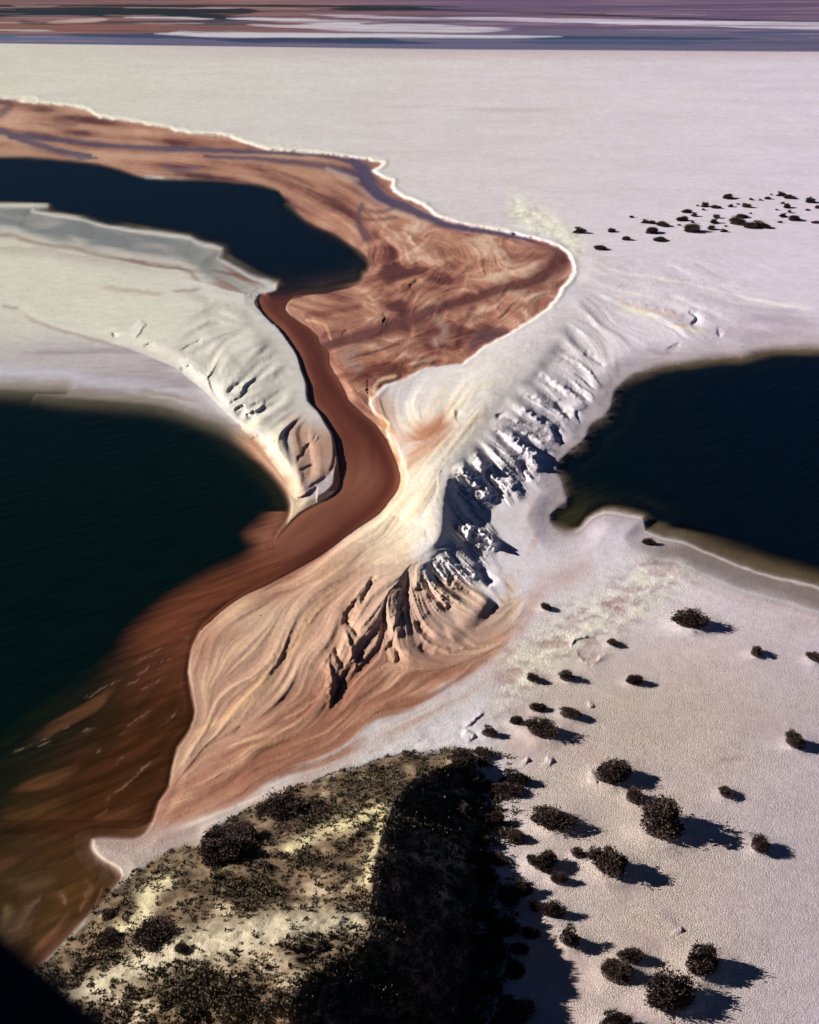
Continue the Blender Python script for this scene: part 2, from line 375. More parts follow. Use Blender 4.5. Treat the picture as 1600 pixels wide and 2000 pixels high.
H = np.where(sM < 0, H*0.8+np.maximum(HM, 0), H)
mesa = sst(9, -10, sM+wob*0.5)

# individually traced ridges (+) and gullies (-): points, width px, height m
STK = [
 ([(700,1165),(672,1205),(668,1225)], 7, -0.6), ([(735,1120),(712,1160),(700,1190)], 8, -0.7),([(672,1212),(690,1230),(700,1247)], 6, -0.8),([(650,1262),(662,1290),(675,1310)], 8, -0.65),
 ([(655,1320),(658,1345),(640,1382)], 8, -0.5),([(640,1270),(648,1330),(640,1390)], 7, 0.5),([(665,1185),(680,1250),(695,1290),(690,1310)], 6, 0.4),
 ([(500,1345),(530,1300),(590,1230),(640,1160),(700,1115)], 12, 0.2),
 ([(455,1432),(475,1415)], 4, -0.15),([(770,1268),(776,1285),(775,1300)], 5, -0.8),([(800,1165),(770,1210),(760,1250),(740,1275)], 7, 0.5),
 ([(795,1130),(778,1190),(775,1225)], 6, -0.5),([(808,1215),(822,1235),(850,1250)], 6, -0.8),([(815,1262),(830,1275),(850,1278)], 5, -0.7),([(810,1150),(835,1160),(850,1180)], 9, -0.8),
 ([(800,1200),(830,1250),(880,1270),(940,1260)], 5, 0.35),([(860,1165),(875,1180),(880,1195)], 5, -0.6),([(843,1110),(870,1135),(885,1145)], 8, -0.8),([(925,1105),(945,1130),(957,1150)], 6, -1.0),
 ([(910,1030),(945,1055),(975,1062)], 8, 1.0),([(890,1020),(930,1045)], 6, 0.6),
 ([(955,895),(948,930),(965,960)], 12, -1.3),([(972,905),(1000,935),(1012,945)], 10, 0.9),([(1010,900),(1020,925),(1024,945)], 8, -1.1),([(1028,890),(1050,905),(1062,915)], 7, 0.8),([(1015,860),(1050,880),(1085,900)], 6, -1.1),
 ([(985,850),(1040,870),(1060,875),(1100,885)], 8, 0.7),([(1075,830),(1090,855),(1102,872)], 6, -1.0),([(1070,850),(1100,868)], 5, 0.5),([(1080,790),(1100,805),(1115,820)], 5, -0.9),([(1040,780),(1080,800),(1120,825)], 6, 0.5),
 ([(1020,770),(1060,790),(1095,812)], 4, -0.6),([(1100,755),(1130,770),(1155,785)], 4, -0.7),([(1120,730),(1145,745),(1165,765)], 4, -0.6),([(1140,690),(1165,705),(1180,720)], 4, -0.5),
 ([(1110,740),(1140,760),(1160,780)], 4, 0.4),([(1125,800),(1135,830)], 4, -0.5),([(968,812),(975,822)], 7, -0.5),([(965,840),(1000,850)], 4, -0.35),
 ([(1345,612),(1360,622),(1352,638)], 4, -0.8),([(1395,648),(1408,658)], 4, -0.6),([(1300,685),(1330,668)], 4, -0.3),([(1230,590),(1290,605),(1340,618)], 6, 0.35),
 ([(445,790),(462,780),(478,760),(488,740)], 7, -0.5),([(455,800),(475,790)], 5, -0.7),([(480,812),(495,800)], 5, -0.7),([(460,770),(480,750),(505,735)], 6, 0.45),([(488,860),(510,848)], 4, -0.5),([(470,800),(500,800),(520,780)], 6, 0.4),
 ([(890,905),(930,940),(978,982)], 14, 1.6),([(905,1022),(940,1040),(984,1064)], 8, 1.9),([(850,1085),(900,1108),(950,1128)], 8, 0.7),([(985,850),(1020,862),(1065,900)], 9, 0.9),([(925,880),(965,930),(1000,955)], 8, 1.2),([(1000,790),(1050,812),(1110,850)], 8, 0.7),([(1050,730),(1100,755),(1150,795)], 7, 0.6),([(1090,690),(1140,715),(1180,760)], 6, 0.5),
 ([(345,685),(375,672),(395,660)], 4, -0.3),([(355,693),(390,688)], 3, -0.3),([(350,720),(375,712)], 4, -0.35),([(260,665),(275,640),(285,632)], 4, 0.3),([(222,660),(222,650)], 4, -0.4),([(278,675),(300,668)],3,-0.3),
 ([(578,905),(585,890),(605,865),(620,840)], 4, -0.4),([(583,918),(600,912),(615,905)], 3, -0.3),([(590,955),(620,940),(640,930)], 3, -0.3),([(600,870),(625,850)], 5, 0.25),
 ([(745,612),(752,622),(748,633)], 4, -0.35),([(665,655),(680,642)], 3, -0.25),([(818,540),(806,555),(800,560)], 5, -0.4),([(835,500),(880,520),(905,535)],5,0.15),([(900,540),(920,525),(930,510)], 5, -0.15),
 ([(720,735),(718,760),(718,775)], 3, -0.25),([(620,650),(640,650),(645,665)], 3, 0.25),([(563,598),(580,580),(610,568),(640,565)], 4, 0.22),([(886,790),(888,815),(895,830)], 4, 0.25),([(893,800),(893,820)], 4, -0.25),
 ([(905,1425),(930,1440)], 5, 0.5),([(905,1422),(950,1390)], 4, 0.25),([(1065,1478),(1080,1485)], 6, 0.5),([(1025,1480),(1032,1485)], 5, 0.4),([(1120,1270),(1140,1290),(1170,1290),(1180,1270)], 5, 0.35),([(1115,1262),(1130,1245),(1165,1245)], 5, 0.35),
 ([(1160,1378),(1150,1381)],4,0.3),([(1155,1500),(1165,1535)], 9, 0.35),([(1325,1810),(1332,1818)], 5, 0.35),([(190,1642),(205,1672),(236,1695)], 5, 0.25),([(236,1705),(252,1690)], 3, -0.2),
 ([(60,1790),(40,1830),(25,1850)], 7, 0.12),([(165,1720),(170,1745)], 5, 0.15),([(110,1740),(125,1755)], 6, 0.12),
]
for pts, w, h in STK:
    sl, g, d = stroke(pts, w*1.25)
    if h < 0:
        f = 1/(1+np.exp(-np.clip((d+0.1)/0.13, -30, 30)))*np.exp(-np.clip(d, 0, None)/1.5)
    else:
        f = 1/(1+np.exp(np.clip((d-0.35)/0.12, -30, 30)))*np.exp(np.clip(d, None, 0)/1.3)
    H[sl] += h*0.62*f*stroke.tp*np.exp(-(d/3.6)**4)*np.clip(1+0.5*WARP2[sl], 0.3, 1.6)
# small relief everywhere on dry salt
dry = np.clip(1-mesa, 0, 1)
H += dry*0.02*fbm(GX/0.9, GY/0.9, 2, 61)*sst(600, 1200, Y)
Hsalt_str = dry*sst(0, 10, sRed2)*sst(1090, 1180, X)*sst(480, 520, Y)*sst(720, 640, Y)
H += Hsalt_str*(0.06*L2+0.02*L1+0.09*L3)*sst(1650, 1300, X)

# shrubs: x, y of the foot, width, height (photo pixels), kind
SHR = [
 (1422,389,24,12),(1467,391,11,5),(1485,392,8,3),(1500,390,13,8),(1524,384,19,10),(1541,389,24,8),(1507,381,6,3),(1584,397,24,10),(1597,408,14,8),
 (1376,405,19,10),(1398,408,20,10),(1427,405,14,6),(1441,400,7,4),(1458,406,22,8),(1363,403,7,4),(1374,411,9,3),(1530,399,11,5),(1538,407,20,11),(1517,411,7,3),(1578,412,9,4),(1542,416,12,5),
 (1342,417,20,7),(1357,424,16,7),(1400,427,18,12),(1396,437,22,9),(1449,427,24,13),(1467,418,6,4),(1334,433,24,9),(1353,436,9,4),(1531,425,18,9),(1552,432,30,12),(1592,437,14,4),(1525,436,10,5),
 (1234,426,10,6),(1260,437,18,8),(1274,438,18,6),(1296,443,26,14),(1272,457,30,14),(1352,455,38,17),(1390,450,20,9),(1413,454,14,7),(1418,443,6,4),(1441,440,34,9),(1466,447,28,11),(1481,446,30,18),(1499,447,18,8),
 (1287,472,27,11),(1223,470,20,9),(1195,454,18,7),(1130,457,27,11),(1173,489,28,12),(1327,441,8,4),
 (1067,1192,28,16),(1350,1229,68,44),(1477,1283,34,15),(1592,1293,38,22),(1200,1262,28,18),(1238,1338,36,24),(1041,1332,28,22),(1108,1332,36,24),
 (1050,1391,29,25),(1112,1406,46,29),(1007,1416,29,22),(1060,1444,70,50),(954,1439,30,24),(903,1494,54,34),(944,1478,32,22),(1553,1462,50,42),(1268,1066,26,7),
 (1001,1541,58,42),(955,1546,38,24),(988,1563,62,28),(1195,1531,76,60),(1241,1571,46,50),(1293,1642,108,92),(1418,1558,38,26),(1085,1621,78,56),(964,1619,44,42),
 (1485,1665,46,40),(1130,1677,30,24),(1190,1713,84,76),(1062,1702,58,54),(1092,1729,38,32),(1082,1796,48,54),(1112,1851,54,48),(990,1770,50,56),(980,1832,56,54),(1006,1913,44,44),
 (965,1885,64,50),(1000,2012,84,66),(1372,1908,88,84),(1232,1886,52,40),(1205,1923,74,46),(1308,1975,104,86),(1197,2018,60,50),(918,1540,40,30),(905,1600,46,34),(925,1690,50,40),
 (558,1608,96,46),(520,1600,50,26),(425,1660,74,48),(485,1662,84,48),(440,1702,104,50),(300,1858,92,52),(355,1862,36,20),(215,1800,40,26),(220,1846,52,26),
]
FOOT = [(1008,1650,40,34),(1022,1752,44,44),(950,1735,46,40),(1035,1835,36,34),(940,1800,50,44),(1015,1868,40,36),(958,1945,54,44),(930,1860,44,40),(1040,1690,30,26),(975,1690,36,32),
        (915,1930,50,40),(1045,1780,26,24),(985,1975,44,36),(938,1655,40,34),(895,1760,44,38),(890,1850,46,40),(900,1990,56,44)]
SHR += FOOT
shr_xyz = []
for (px, py, w, h) in SHR:
    m = float(mpp(px, py)); r = max(w*0.62, 3)
    j0, j1 = np.searchsorted(ys, py-2*r), np.searchsorted(ys, py+2*r); i0, i1 = np.searchsorted(xs, px-2.6*r), np.searchsorted(xs, px+2.6*r)
    sl = (slice(j0, j1), slice(i0, i1))
    dep = -ray(px, py)[2]/math.sqrt(sum(c*c for c in ray(px, py)))
    if py > 1150 and sM[min(NY-1, j0+2), i0] > -5:
        bx = px + 0.05*w; by = py - w*dep*0.35
        rr = ((X[sl]-bx)/(r*1.15))**2 + ((Y[sl]-by)/(r*1.25*dep))**2
        H[sl] += 0.13*w*m*np.exp(-rr**1.3*1.2)*(1+0.25*crn[sl])

spitm = sst(430, 380, X)*sst(1590, 1630, Y)*sst(-6, 2, sM)
H = H*(1-0.6*spitm)
# water bodies cut in
def cut(H, s, w, k=0.035, dmax=1.3):
    Ho = H*sst(-1, w, s)+0.015*sst(0, 3, s)
    Hi = -np.minimum(dmax, 0.01+k*(-s))
    return np.where(s > 0, np.minimum(H, Ho) if True else Ho, Hi)
H = cut(H, sA, 42); H = cut(H, sC, 48); H = cut(H, sB, 34)
bank = (sL < 6) & (X > 480) & (sR > 0)
Hr = H.copy()
Hr = np.where(sRw > 0, np.where(bank, H, H*sst(-1, 14, sRw)+0.01), -np.minimum(0.8, 0.01+0.05*(-sRw)))
H = np.where((sA > 0) & (sB > 0), Hr, H)
H = np.where(Y < 100, 0.5*H, H)

# ------------------------------------------------------------------ colours (ground albedo, with a colour cast, sunlight and sky reflection painted in)
def mixc(C, c, a):
    a = np.clip(a, 0, 1)[..., None]; return C*(1-a) + np.asarray(c)*a
n_big = fbm(GX/90, GY/90, 4, 71); n_mid = fbm(GX/14, GY/14, 4, 73); n_sm = fbm(GX/3.0, GY/3.0, 4, 75); n_f = fbm(GX/0.7, GY/0.7, 3, 77)
u = np.clip(X/1600, -0.2, 1.2)[..., None]
C = alb(214,212,194)*(1-u) + alb(226,212,226)*u  # green-left to lavender-right film colour cast painted into the salt
C = np.broadcast_to(C, X.shape+(3,)).copy()
C = mixc(C, alb(206,198,182)*(1-u)+alb(210,194,200)*u, 0.25+0.35*n_mid)
C = mixc(C, alb(226,222,206), 0.25*n_big+0.15*n_sm)
# far pan, streaked faintly
farp = sst(560, 300, Y)
hs = fbm(X/260+3, Y/7, 3, 81); C = mixc(C, alb(186,176,172), farp*np.clip(0.02+0.2*hs, 0, .25)*sst(85, 140, Y))
C = mixc(C, alb(184,164,166), sst(130, 93, Y)*0.6*sst(-200, 900, X))
fp = np.exp(-((Y-np.interp(X, [0, 1600], [175, 235]))/10)**2)*sst(0.1, 0.6, fbm(X/180, Y/8, 3, 191)); C = mixc(C, alb(190,180,172), fp*0.5)
# dry flat, lower right: pinkish tan mud
flat = sst(1120, 1330, Y+(X-1200)*0.12)*sst(900, 1050, X)
C = mixc(C, alb(210,190,180), flat*(0.85+0.2*n_mid))
C = mixc(C, alb(222,202,180), flat*np.clip(n_mid*1.2+0.1*n_sm, 0, 1)*0.6)
C = mixc(C, alb(196,176,186), flat*np.clip(-n_mid*1.2, 0, 1)*0.6)
C = mixc(C, alb(176,150,142), flat*sst(0.25, 0.6, fbm(GX/9+4, GY/9, 4, 83))*0.5)
C = mixc(C, alb(196,184,196), flat*sst(1350, 1600, X)*0.4)
C = mixc(C, alb(238,230,204), np.clip(crust*(0.55+1.3*crn), 0, 1)*0.85)
C = mixc(C, alb(178,138,118), np.clip(crust*(-0.05-1.9*crn), 0, 1)*0.75)
C = mixc(C, alb(236,232,210), np.clip(crust2*1.3, 0, 1)*0.8)
C = mixc(C, alb(180,160,150), np.clip(crust2*(-crn)*1.4, 0, 1)*0.6)
# dune: sunlit cream painted into the colour of the sunny side
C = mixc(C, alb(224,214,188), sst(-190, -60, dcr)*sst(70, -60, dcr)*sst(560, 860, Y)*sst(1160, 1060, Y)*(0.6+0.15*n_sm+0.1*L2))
C = mixc(C, alb(234,214,174), (0.7+0.5*L1)*np.exp(-((sR-34+8*L3)/22)**2)*sst(700, 740, X)*sst(740, 800, Y)*sst(1120, 1040, Y)*0.4)
C = mixc(C, alb(214,180,140), wz*np.clip(LS*0.5+L2*0.4-0.1, 0, 1)*0.5)
C = mixc(C, alb(216,210,190), (sL < 0)*sst(0, -30, sL)*0.5)
# tan lick between bank and delta fringe, right of the dune foot
w1 = sst(0, 40, np.abs((X-1000)*0.5+(Y-1180)*0.86-0)) 
for pts, w, col, a in [
  ([(1130,1090),(1060,1150),(1010,1230),(950,1285),(880,1330),(800,1370)], [40,26,16,20,24,30], alb(190,146,124), 0.6),
  ([(1170,1100),(1120,1120),(1080,1150)], 30, alb(196,160,148), 0.55),
  ([(1035,1055),(1050,1060)], 14, alb(190,140,118), 0.5),([(985,1078),(1003,1074)], 9, alb(198,140,110), 0.6),
  ([(1050,960),(1035,1000),(1030,1050)], 10, alb(190,156,140), 0.35),
  ([(940,1190),(950,1205),(930,1230)], [16,22,12], alb(190,142,112), 0.6),
  ([(1195,586),(1240,600),(1300,612),(1340,618)], 5, alb(222,180,130), 0.5),([(1200,596),(1260,615),(1290,620)], 6, alb(250,242,206), 0.7),([(1300,632),(1345,642),(1385,652)], 5, alb(248,238,204), 0.7),([(1310,630),(1345,638)], 3, alb(222,176,124), 0.5),
  ([(1140,520),(1300,545),(1500,590),(1620,606)], 3, alb(244,238,230), 0.6),([(1170,560),(1300,585)], 2, alb(250,244,226), 0.6),([(1430,575),(1500,592),(1600,602)], 4, alb(244,238,232), 0.7),
  ([(1420,620),(1520,625),(1620,640)], 18, alb(170,152,168), 0.7),([(1360,640),(1450,650),(1620,655)], 14, alb(178,158,172), 0.6),([(1260,680),(1300,690),(1330,665)], 6, alb(130,110,112), 0.6),
  ([(1080,1435),(1180,1490),(1180,1540)], 18, alb(196,160,140), 0.3),([(1330,560),(1450,600),(1620,612)], 6, alb(176,158,170), 0.4),
  ([(1290,233),(1340,237),(1390,241)], 1.2, alb(226,210,200), 0.6),
  ([(1220,1820),(1280,1840),(1300,1870)], 18, alb(170,148,142), 0.6),([(1200,1730),(1260,1740)], 14, alb(176,152,150), 0.6),([(1100,1730),(1230,1740),(1180,1790)], 12, alb(172,152,150), 0.5),([(1180,1960),(1250,1990),(1330,2010)], 22, alb(178,152,152), 0.6),([(1290,1770),(1340,1830)], 12, alb(176,154,160), 0.6),
  ([(1400,1486),(1450,1480)], 6, alb(160,140,136), 0.5)]:
    sl, g, d = stroke(pts, w); C[sl] = mixc(C[sl], col, g*a)
# wet margins of the lakes
def margin(C, s, w, col, a, nz=None):
    q = s if nz is None else s+nz
    return mixc(C, col, sst(w, 0, q)*a*(s > -50))
C = margin(C, sC+n_sm*6, 62, alb(196,180,186), 0.7)
C = margin(C, sC+n_sm*4, 26, alb(176,160,156), 0.55)
C = margin(C, sC+wob*0.3, 9, alb(150,132,124), 0.6)
seR = sst(1040, 1080, Y)*sst(1180, 1300, X)
C = mixc(C, alb(128,114,104), seR*sst(70, 20, sC+6*n_sm)*0.85)
C = mixc(C, alb(208,186,184), seR*np.exp(-((sC+4*n_sm-62)/7)**2)*0.8)
C = mixc(C, alb(222,212,214), seR*np.exp(-((sC-42)/3.0)**2)*0.4)
C = mixc(C, alb(224,208,200), sst(1100, 1180, X)*sst(960, 1000, Y)*np.exp(-((sC-1)/2.6)**2)*0.9)
# north shore of the big left lake: grey mauve flats, darkening to the water
nb = sst(620, 700, Y)*sst(560, 430, X)*(sL > -3)*sst(1010, 900, Y)
C = mixc(C, alb(178,168,172), nb*0.75)
C = mixc(C, alb(150,134,140), nb*sst(0.0, 0.5, fbm(X/200, Y/16, 3, 91))*0.6)
C = mixc(C, alb(196,192,202), nb*np.exp(-((sB-38)/11)**2)*0.7*sst(420, 200, X))
C = mixc(C, alb(126,112,96), nb*sst(34, 4, sB+3*n_sm)*0.8)
C = mixc(C, alb(70,64,44), nb*sst(8, -4, sB)*0.9)
C = mixc(C, alb(196,140,104), sst(36, 4, sB)*sst(440, 500, X)*sst(800, 850, Y)*sst(1080, 1000, Y)*0.85)
# band below the upper lake
bA = sst(0, 6, sA)*sst(400, 410, Y)*sst(560, 470, X)*sst(590, 560, Y)*(sL > 0)
C = mixc(C, alb(196,188,170), bA*0.4)
C = mixc(C, alb(112,118,120), bA*sst(56, 30, sA+4*L2)*0.9*sst(620, 300, X))
C = mixc(C, alb(166,160,154), bA*np.clip(L2*0.5+0.1, 0, 1)*sst(60, 40, sA)*0.8)
C = mixc(C, alb(176,172,164), np.exp(-((sA-2)/2.2)**2)*bA*0.7)
C = mixc(C, alb(120,84,76), bA*np.exp(-((sA-58-0*X)/5)**2)*0.55)
C = mixc(C, alb(150,110,96), sst(400, 440, X)*bA*sst(0.2, 1.2, L2+0.4)*0.7)
C = mixc(C, alb(176,164,150), (sL < 0)*sst(-30, 0, sL)*sst(560, 500, Y)*0.6)
for pts, w, col, a in [([(400,525),(470,540),(530,566)], 4, alb(116,72,66), .7),([(210,500),(300,520),(420,532)], 3, alb(112,78,70), .6),([(250,505),(290,515)], 3, alb(130,90,80), .6),([(470,500),(500,512),(530,528)], 2, alb(196,186,180), .6),
    ([(170,555),(280,572),(330,572)], 6, alb(170,140,130), .5),([(330,570),(400,563)], 4, alb(150,120,118), .6),([(40,605),(60,625),(120,645),(200,668),(330,700)], 5, alb(160,136,124), .6),([(0,596),(40,604)], 4, alb(150,136,136), .6),
    ([(250,760),(320,770),(400,790)], 6, alb(140,112,96), .5),([(280,775),(330,778),(400,795)], 3, alb(196,180,170), .5)]:
    sl, g, d = stroke(pts, w); C[sl] = mixc(C[sl], col, g*a)
# brown tail of the left bank
C = mixc(C, alb(176,122,90), sst(800, 845, Y-(X-590)*0.3)*sst(555, 590, X+(900-Y)*0.2)*(sL < 4)*sst(3, -3, sL)*0.75*(1+0.2*n_sm))
C = mixc(C, alb(244,222,180), (Y > 820)*sst(585, 545, X-(Y-900)*0.35)*(sL < 2)*0.6*(X > 470)*np.clip(0.8+0.4*L2+0.5*n_sm, 0, 1.2))
C = mixc(C, alb(170,150,156), sst(930, 950, Y+(X-600)*0.3)*(Y < 1005)*sst(590, 600, X)*sst(0, 5, sRw)*(X < 680)*0.7)

gapm = (sL > -1.5)*sst(14, 8, sRw)*(X < 700)*(Y > 585)*(Y < 960)*(sL < 30)
C = mixc(C, alb(132,84,66), gapm*0.9)
# red bed
t = 0.56+(0.24*L3+0.2*L2)*(1-0.45*BEDM)+0.09*L1+0.45*fbm(X/60, Y/34, 4, 95)+BEDM*(0.75*swm+0.40*(swl-0.5)+0.12*L4b)
RC = alb(124,70,58)[None, None]*(1-np.clip(t, 0, 1)[..., None]) + alb(194,142,116)*np.clip(t, 0, 1)[..., None]
RC = mixc(RC, alb(216,182,158), sst(0.78, 1.35, t)*0.85)
RC = mixc(RC, alb(84,46,46), sst(0.22, -0.25, t)*0.85)
wl = sst(760, 560, X)*sst(460, 300, Y)
RC = mixc(RC, alb(190,150,124), wl*(0.45+0.2*L2))
RC = mixc(RC, alb(150,84,58), sst(820, 700, Y)*sst(620, 720, Y)*0.2)
RC = mixc(RC, alb(132,76,72), sst(1000, 1090, X)*0.5)
for pts, w, col, a in [  # blue-purple streams: reflected sky painted in as flat colour
  ([(-40,250),(0,256),(37,265),(100,272),(175,280),(275,289),(400,293),(500,297),(625,304),(690,316)], [8,6,5,4,4,5,5,4,3,5], alb(84,72,98), .85),
  ([(20,268),(75,282),(125,297),(175,305)], [4,6,5,4], alb(84,72,96), .85),([(400,305),(500,310),(600,319),(675,334),(705,350)], [3,4,5,7,10], alb(92,74,98), .8),
  ([(690,312),(710,335),(728,368),(750,388),(800,408),(838,425),(888,443),(975,456),(1040,470)], [6,17,15,11,9,7,6,4,3], alb(84,74,104), .95),
  ([(1040,468),(1085,485),(1100,505)], [4,14,12], alb(116,66,72), .7),([(1090,510),(1050,545),(975,565),(925,583),(850,603),(800,625),(725,652),(650,672),(625,682)], [16,12,10,8,10,16,14,10,12], alb(106,58,56), .92),
  ([(925,600),(900,630),(860,650),(820,665)], [6,9,8,5], alb(118,66,62), .7),([(990,645),(960,650),(930,665),(925,680)], [4,10,12,6], alb(112,76,80), .8),
  ([(707,400),(700,425),(706,448),(716,465)], [5,4,6,8], alb(100,76,92), .8),([(712,408),(740,415),(765,408)], 4, alb(112,78,84), .6),([(700,425),(735,430),(775,424)], 3, alb(112,70,66), .6),
  ([(0,195),(20,205),(0,222)], 8, alb(90,66,80), .7),([(0,200),(50,206),(100,214)], 3, alb(120,76,72), .6),([(320,325),(350,332),(390,328)], 3, alb(120,100,120), .7),([(640,330),(670,342),(700,352)], 3.5, alb(196,170,160), .7),
  ([(150,306),(160,310),(190,309)], 2, alb(90,100,120), .8),([(110,235),(140,242),(150,232)], 6, alb(130,82,78), .6),
  ([(560,560),(610,556),(650,562),(700,545)], 3, alb(190,130,100), .5),([(700,600),(640,610),(600,615)], 5, alb(128,70,60), .7),([(650,740),(720,722),(800,705),(860,690)], 5, alb(128,64,52), .7),([(680,700),(720,690),(780,672)], 2.4, alb(74,46,50), .7),([(800,718),(860,705)], 3, alb(110,56,46), .6),
  ([(560,600),(566,588),(590,572),(625,566)], 3, alb(226,170,126), .8),([(600,625),(635,635),(645,662)], 2.2, alb(236,180,140), .9),([(690,690),(670,700),(700,720)], 8, alb(170,140,130), .6),([(855,625),(870,650),(850,670)], 7, alb(186,150,140), .6),
  ([(770,735),(740,745),(728,770),(724,785),(740,810),(760,830),(758,850),(772,885)], 3.0, alb(240,200,160), .8),([(1000,508),(1060,500),(1090,520)], 8, alb(120,66,62), .5),([(500,555),(540,560),(620,562)], 3, alb(110,70,56), .5)]:
    sl, g, d = stroke(pts, np.array(w)*1.45, taper=False, wf=0.6); RC[sl] = mixc(RC[sl], np.asarray(col)*0.82, np.clip(g*1.25, 0, 1)*a)
C = C*(1-rb[..., None]) + RC*rb[..., None]
# salt rim of the pan above the bed
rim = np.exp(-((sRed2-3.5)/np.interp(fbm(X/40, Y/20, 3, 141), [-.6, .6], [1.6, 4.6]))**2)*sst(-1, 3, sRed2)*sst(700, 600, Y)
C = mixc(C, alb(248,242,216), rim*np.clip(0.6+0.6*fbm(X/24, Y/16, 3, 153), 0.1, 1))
# orange apron east of the river below the bed
ap = sdf([(745,770),(735,800),(760,840),(775,890),(790,935),(800,930),(830,900),(870,870),(888,840),(880,800),(860,790),(820,810),(780,830),(770,800)])
apm = sst(14, -22, ap+7*L2+6*L4b)
C = mixc(C, alb(178,122,94), apm*np.clip(0.62+0.25*L2+0.2*L3, 0, 1))
C = mixc(C, alb(228,196,160), sst(30, 0, np.abs(ap))*np.clip(L1*0.5+L2*0.3, 0, 1)*0.6)
sl, g, d = stroke([(733,780),(745,815),(765,850),(775,890),(788,925),(782,960),(760,990),(700,1040),(620,1098)], [6,7,7,6,8,10,12,9,6], taper=False); C[sl] = mixc(C[sl], alb(206,146,104), g*0.75)
# delta
t = 0.45+0.16*L3+0.20*L2+0.14*L1+0.10*LS
DC = alb(146,96,74)*(1-np.clip(t, 0, 1)[..., None]) + alb(200,154,126)*np.clip(t, 0, 1)[..., None]
DC = mixc(DC, alb(224,184,140), sst(0.85, 1.3, t)*0.7)
DC = mixc(DC, alb(226,184,138), sst(1.0, 2.2, LS)*0.55)
DC = mixc(DC, alb(118,76,58), sst(-1.0, -2.4, LS+0.3*L3)*0.5)
DC = mixc(DC, alb(214,186,156), np.exp(-(((X-520)/75)**2+((Y-1210)/30)**2))*0.5)
DC = mixc(DC, alb(158,104,80), sst(1280, 1430, Y+(X-600)*0.12)*(0.55-0.15*L2))
DC = mixc(DC, alb(206,176,150), sst(60, -10, np.abs((X-640)*0.6+(Y-1200)*0.8)-60)*0.35)
DC = mixc(DC, alb(196,168,152), sst(650, 800, X)*sst(1330, 1200, Y)*0.55)
DC = mixc(DC, alb(176,146,132), np.exp(-(((X-880)/80)**2+((Y-1190)/70)**2))*0.75)
DC = mixc(DC, alb(226,206,174), sst(1190, 1020, Y+(800-X)*0.38)*np.clip(0.75+0.2*L2+0.15*L1, 0, 1))
for pts, w, col, a in [([(345,1500),(375,1440),(440,1400),(500,1345),(560,1280),(620,1190),(680,1130)], [5,6,9,9,9,9,6], alb(226,178,132), .7),
  ([(540,1410),(590,1385),(640,1340)], 3, alb(226,180,136), .5),([(420,1470),(500,1430),(580,1400)], 3, alb(132,84,66), .4),([(330,1590),(480,1500),(640,1440),(780,1380)], 5, alb(140,88,66), .35),
  ([(950,1250),(985,1245),(1010,1230)], 6, alb(200,150,120), .7),([(955,1275),(985,1268)], 6, alb(196,140,110), .7),([(960,1305),(985,1290)], 4, alb(180,130,96), .6),
  ([(505,1203),(514,1203)], 1.6, alb(120,60,40), .9)]:
    sl, g, d = stroke(pts, w); DC[sl] = mixc(DC[sl], col, g*a)
dmix = np.maximum(sst(10, -16, sD+6*L2+4*n_sm), sst(70, 20, sB)*sst(985, 1020, Y)*sst(760, 700, X)*sst(-2, 10, sM)*sst(1655, 1625, Y))
dmix = np.maximum(dmix, sst(962, 985, Y)*sst(690, 650, X)*sst(1250, 1200, Y)*(sRw > -4))
dmix = dmix[..., None]
C = C*(1-dmix) + DC*dmix
# white/pink strand between delta and hill
st_ = line_field([(180,1648),(270,1650),(330,1638),(400,1612),(500,1570),(620,1512),(720,1455),(820,1405),(930,1345),(1000,1270)], [10,14,24,24,22,22,20,18,14,8])
sw = np.exp(-((st_[0])/(st_[1]*0.8+1))**2)
C = mixc(C, alb(196,170,156), np.clip(sw*(0.8+0.2*L2), 0, 1)*0.9)
C = mixc(C, alb(232,218,206), np.exp(-((np.abs(st_[0])-st_[1]*0.5)/2.5)**2)*sw*np.clip(0.4+0.4*L2, 0, 1))
C = mixc(C, alb(176,150,140), spitm*(0.75+0.2*n_sm))
# bank of the spit
sl, g, d = stroke([(183,1643),(190,1664),(207,1680),(232,1693),(240,1712)], 4.5, taper=False); C[sl] = mixc(C[sl], alb(236,216,184), g*0.8*np.clip(0.6+0.6*n_sm[sl], 0, 1))

# foreground hill
mp = fbm(GX/5.5, GY/5.5, 5, 101, 0.6)
fine = fbm(GX/1.1, GY/1.1, 3, 103)
MC = alb(126,104,80)*np.ones(X.shape+(1,))
MC = mixc(MC, alb(212,190,158), sst(0.12, 0.5, mp+0.35*fine)*0.85)
MC = mixc(MC, alb(72,58,44), sst(0.16, -0.30, mp+0.6*fine)*0.92)
band = line_field([(120,1960),(260,1890),(420,1840),(560,1810),(690,1800)], [18,26,34,30,20])
MC = mixc(MC, alb(236,220,186), np.exp(-(band[0]/band[1])**2)*(0.75+0.3*fine))
band2 = line_field([(330,1720),(290,1745),(280,1790),(200,1830)], [14,22,16,10]); MC = mixc(MC, alb(238,222,176), np.exp(-(band2[0]/band2[1])**2)*0.8)
band3 = line_field([(560,1660),(640,1620),(700,1600),(745,1580),(740,1640),(715,1720)], [12,14,20,16,12,14]); MC = mixc(MC, alb(240,222,170), np.exp(-(band3[0]/band3[1])**2)*0.7)
MC = mixc(MC, alb(120,96,72), sst(0.1, 0.5, fine)*0.35)
MC = mixc(MC, alb(150,120,100), (dmc > 6)*0.5)
C = mixc(C, alb(130,104,84), footm*0.8)
C = C*(1-mesa[..., None]) + MC*mesa[..., None]

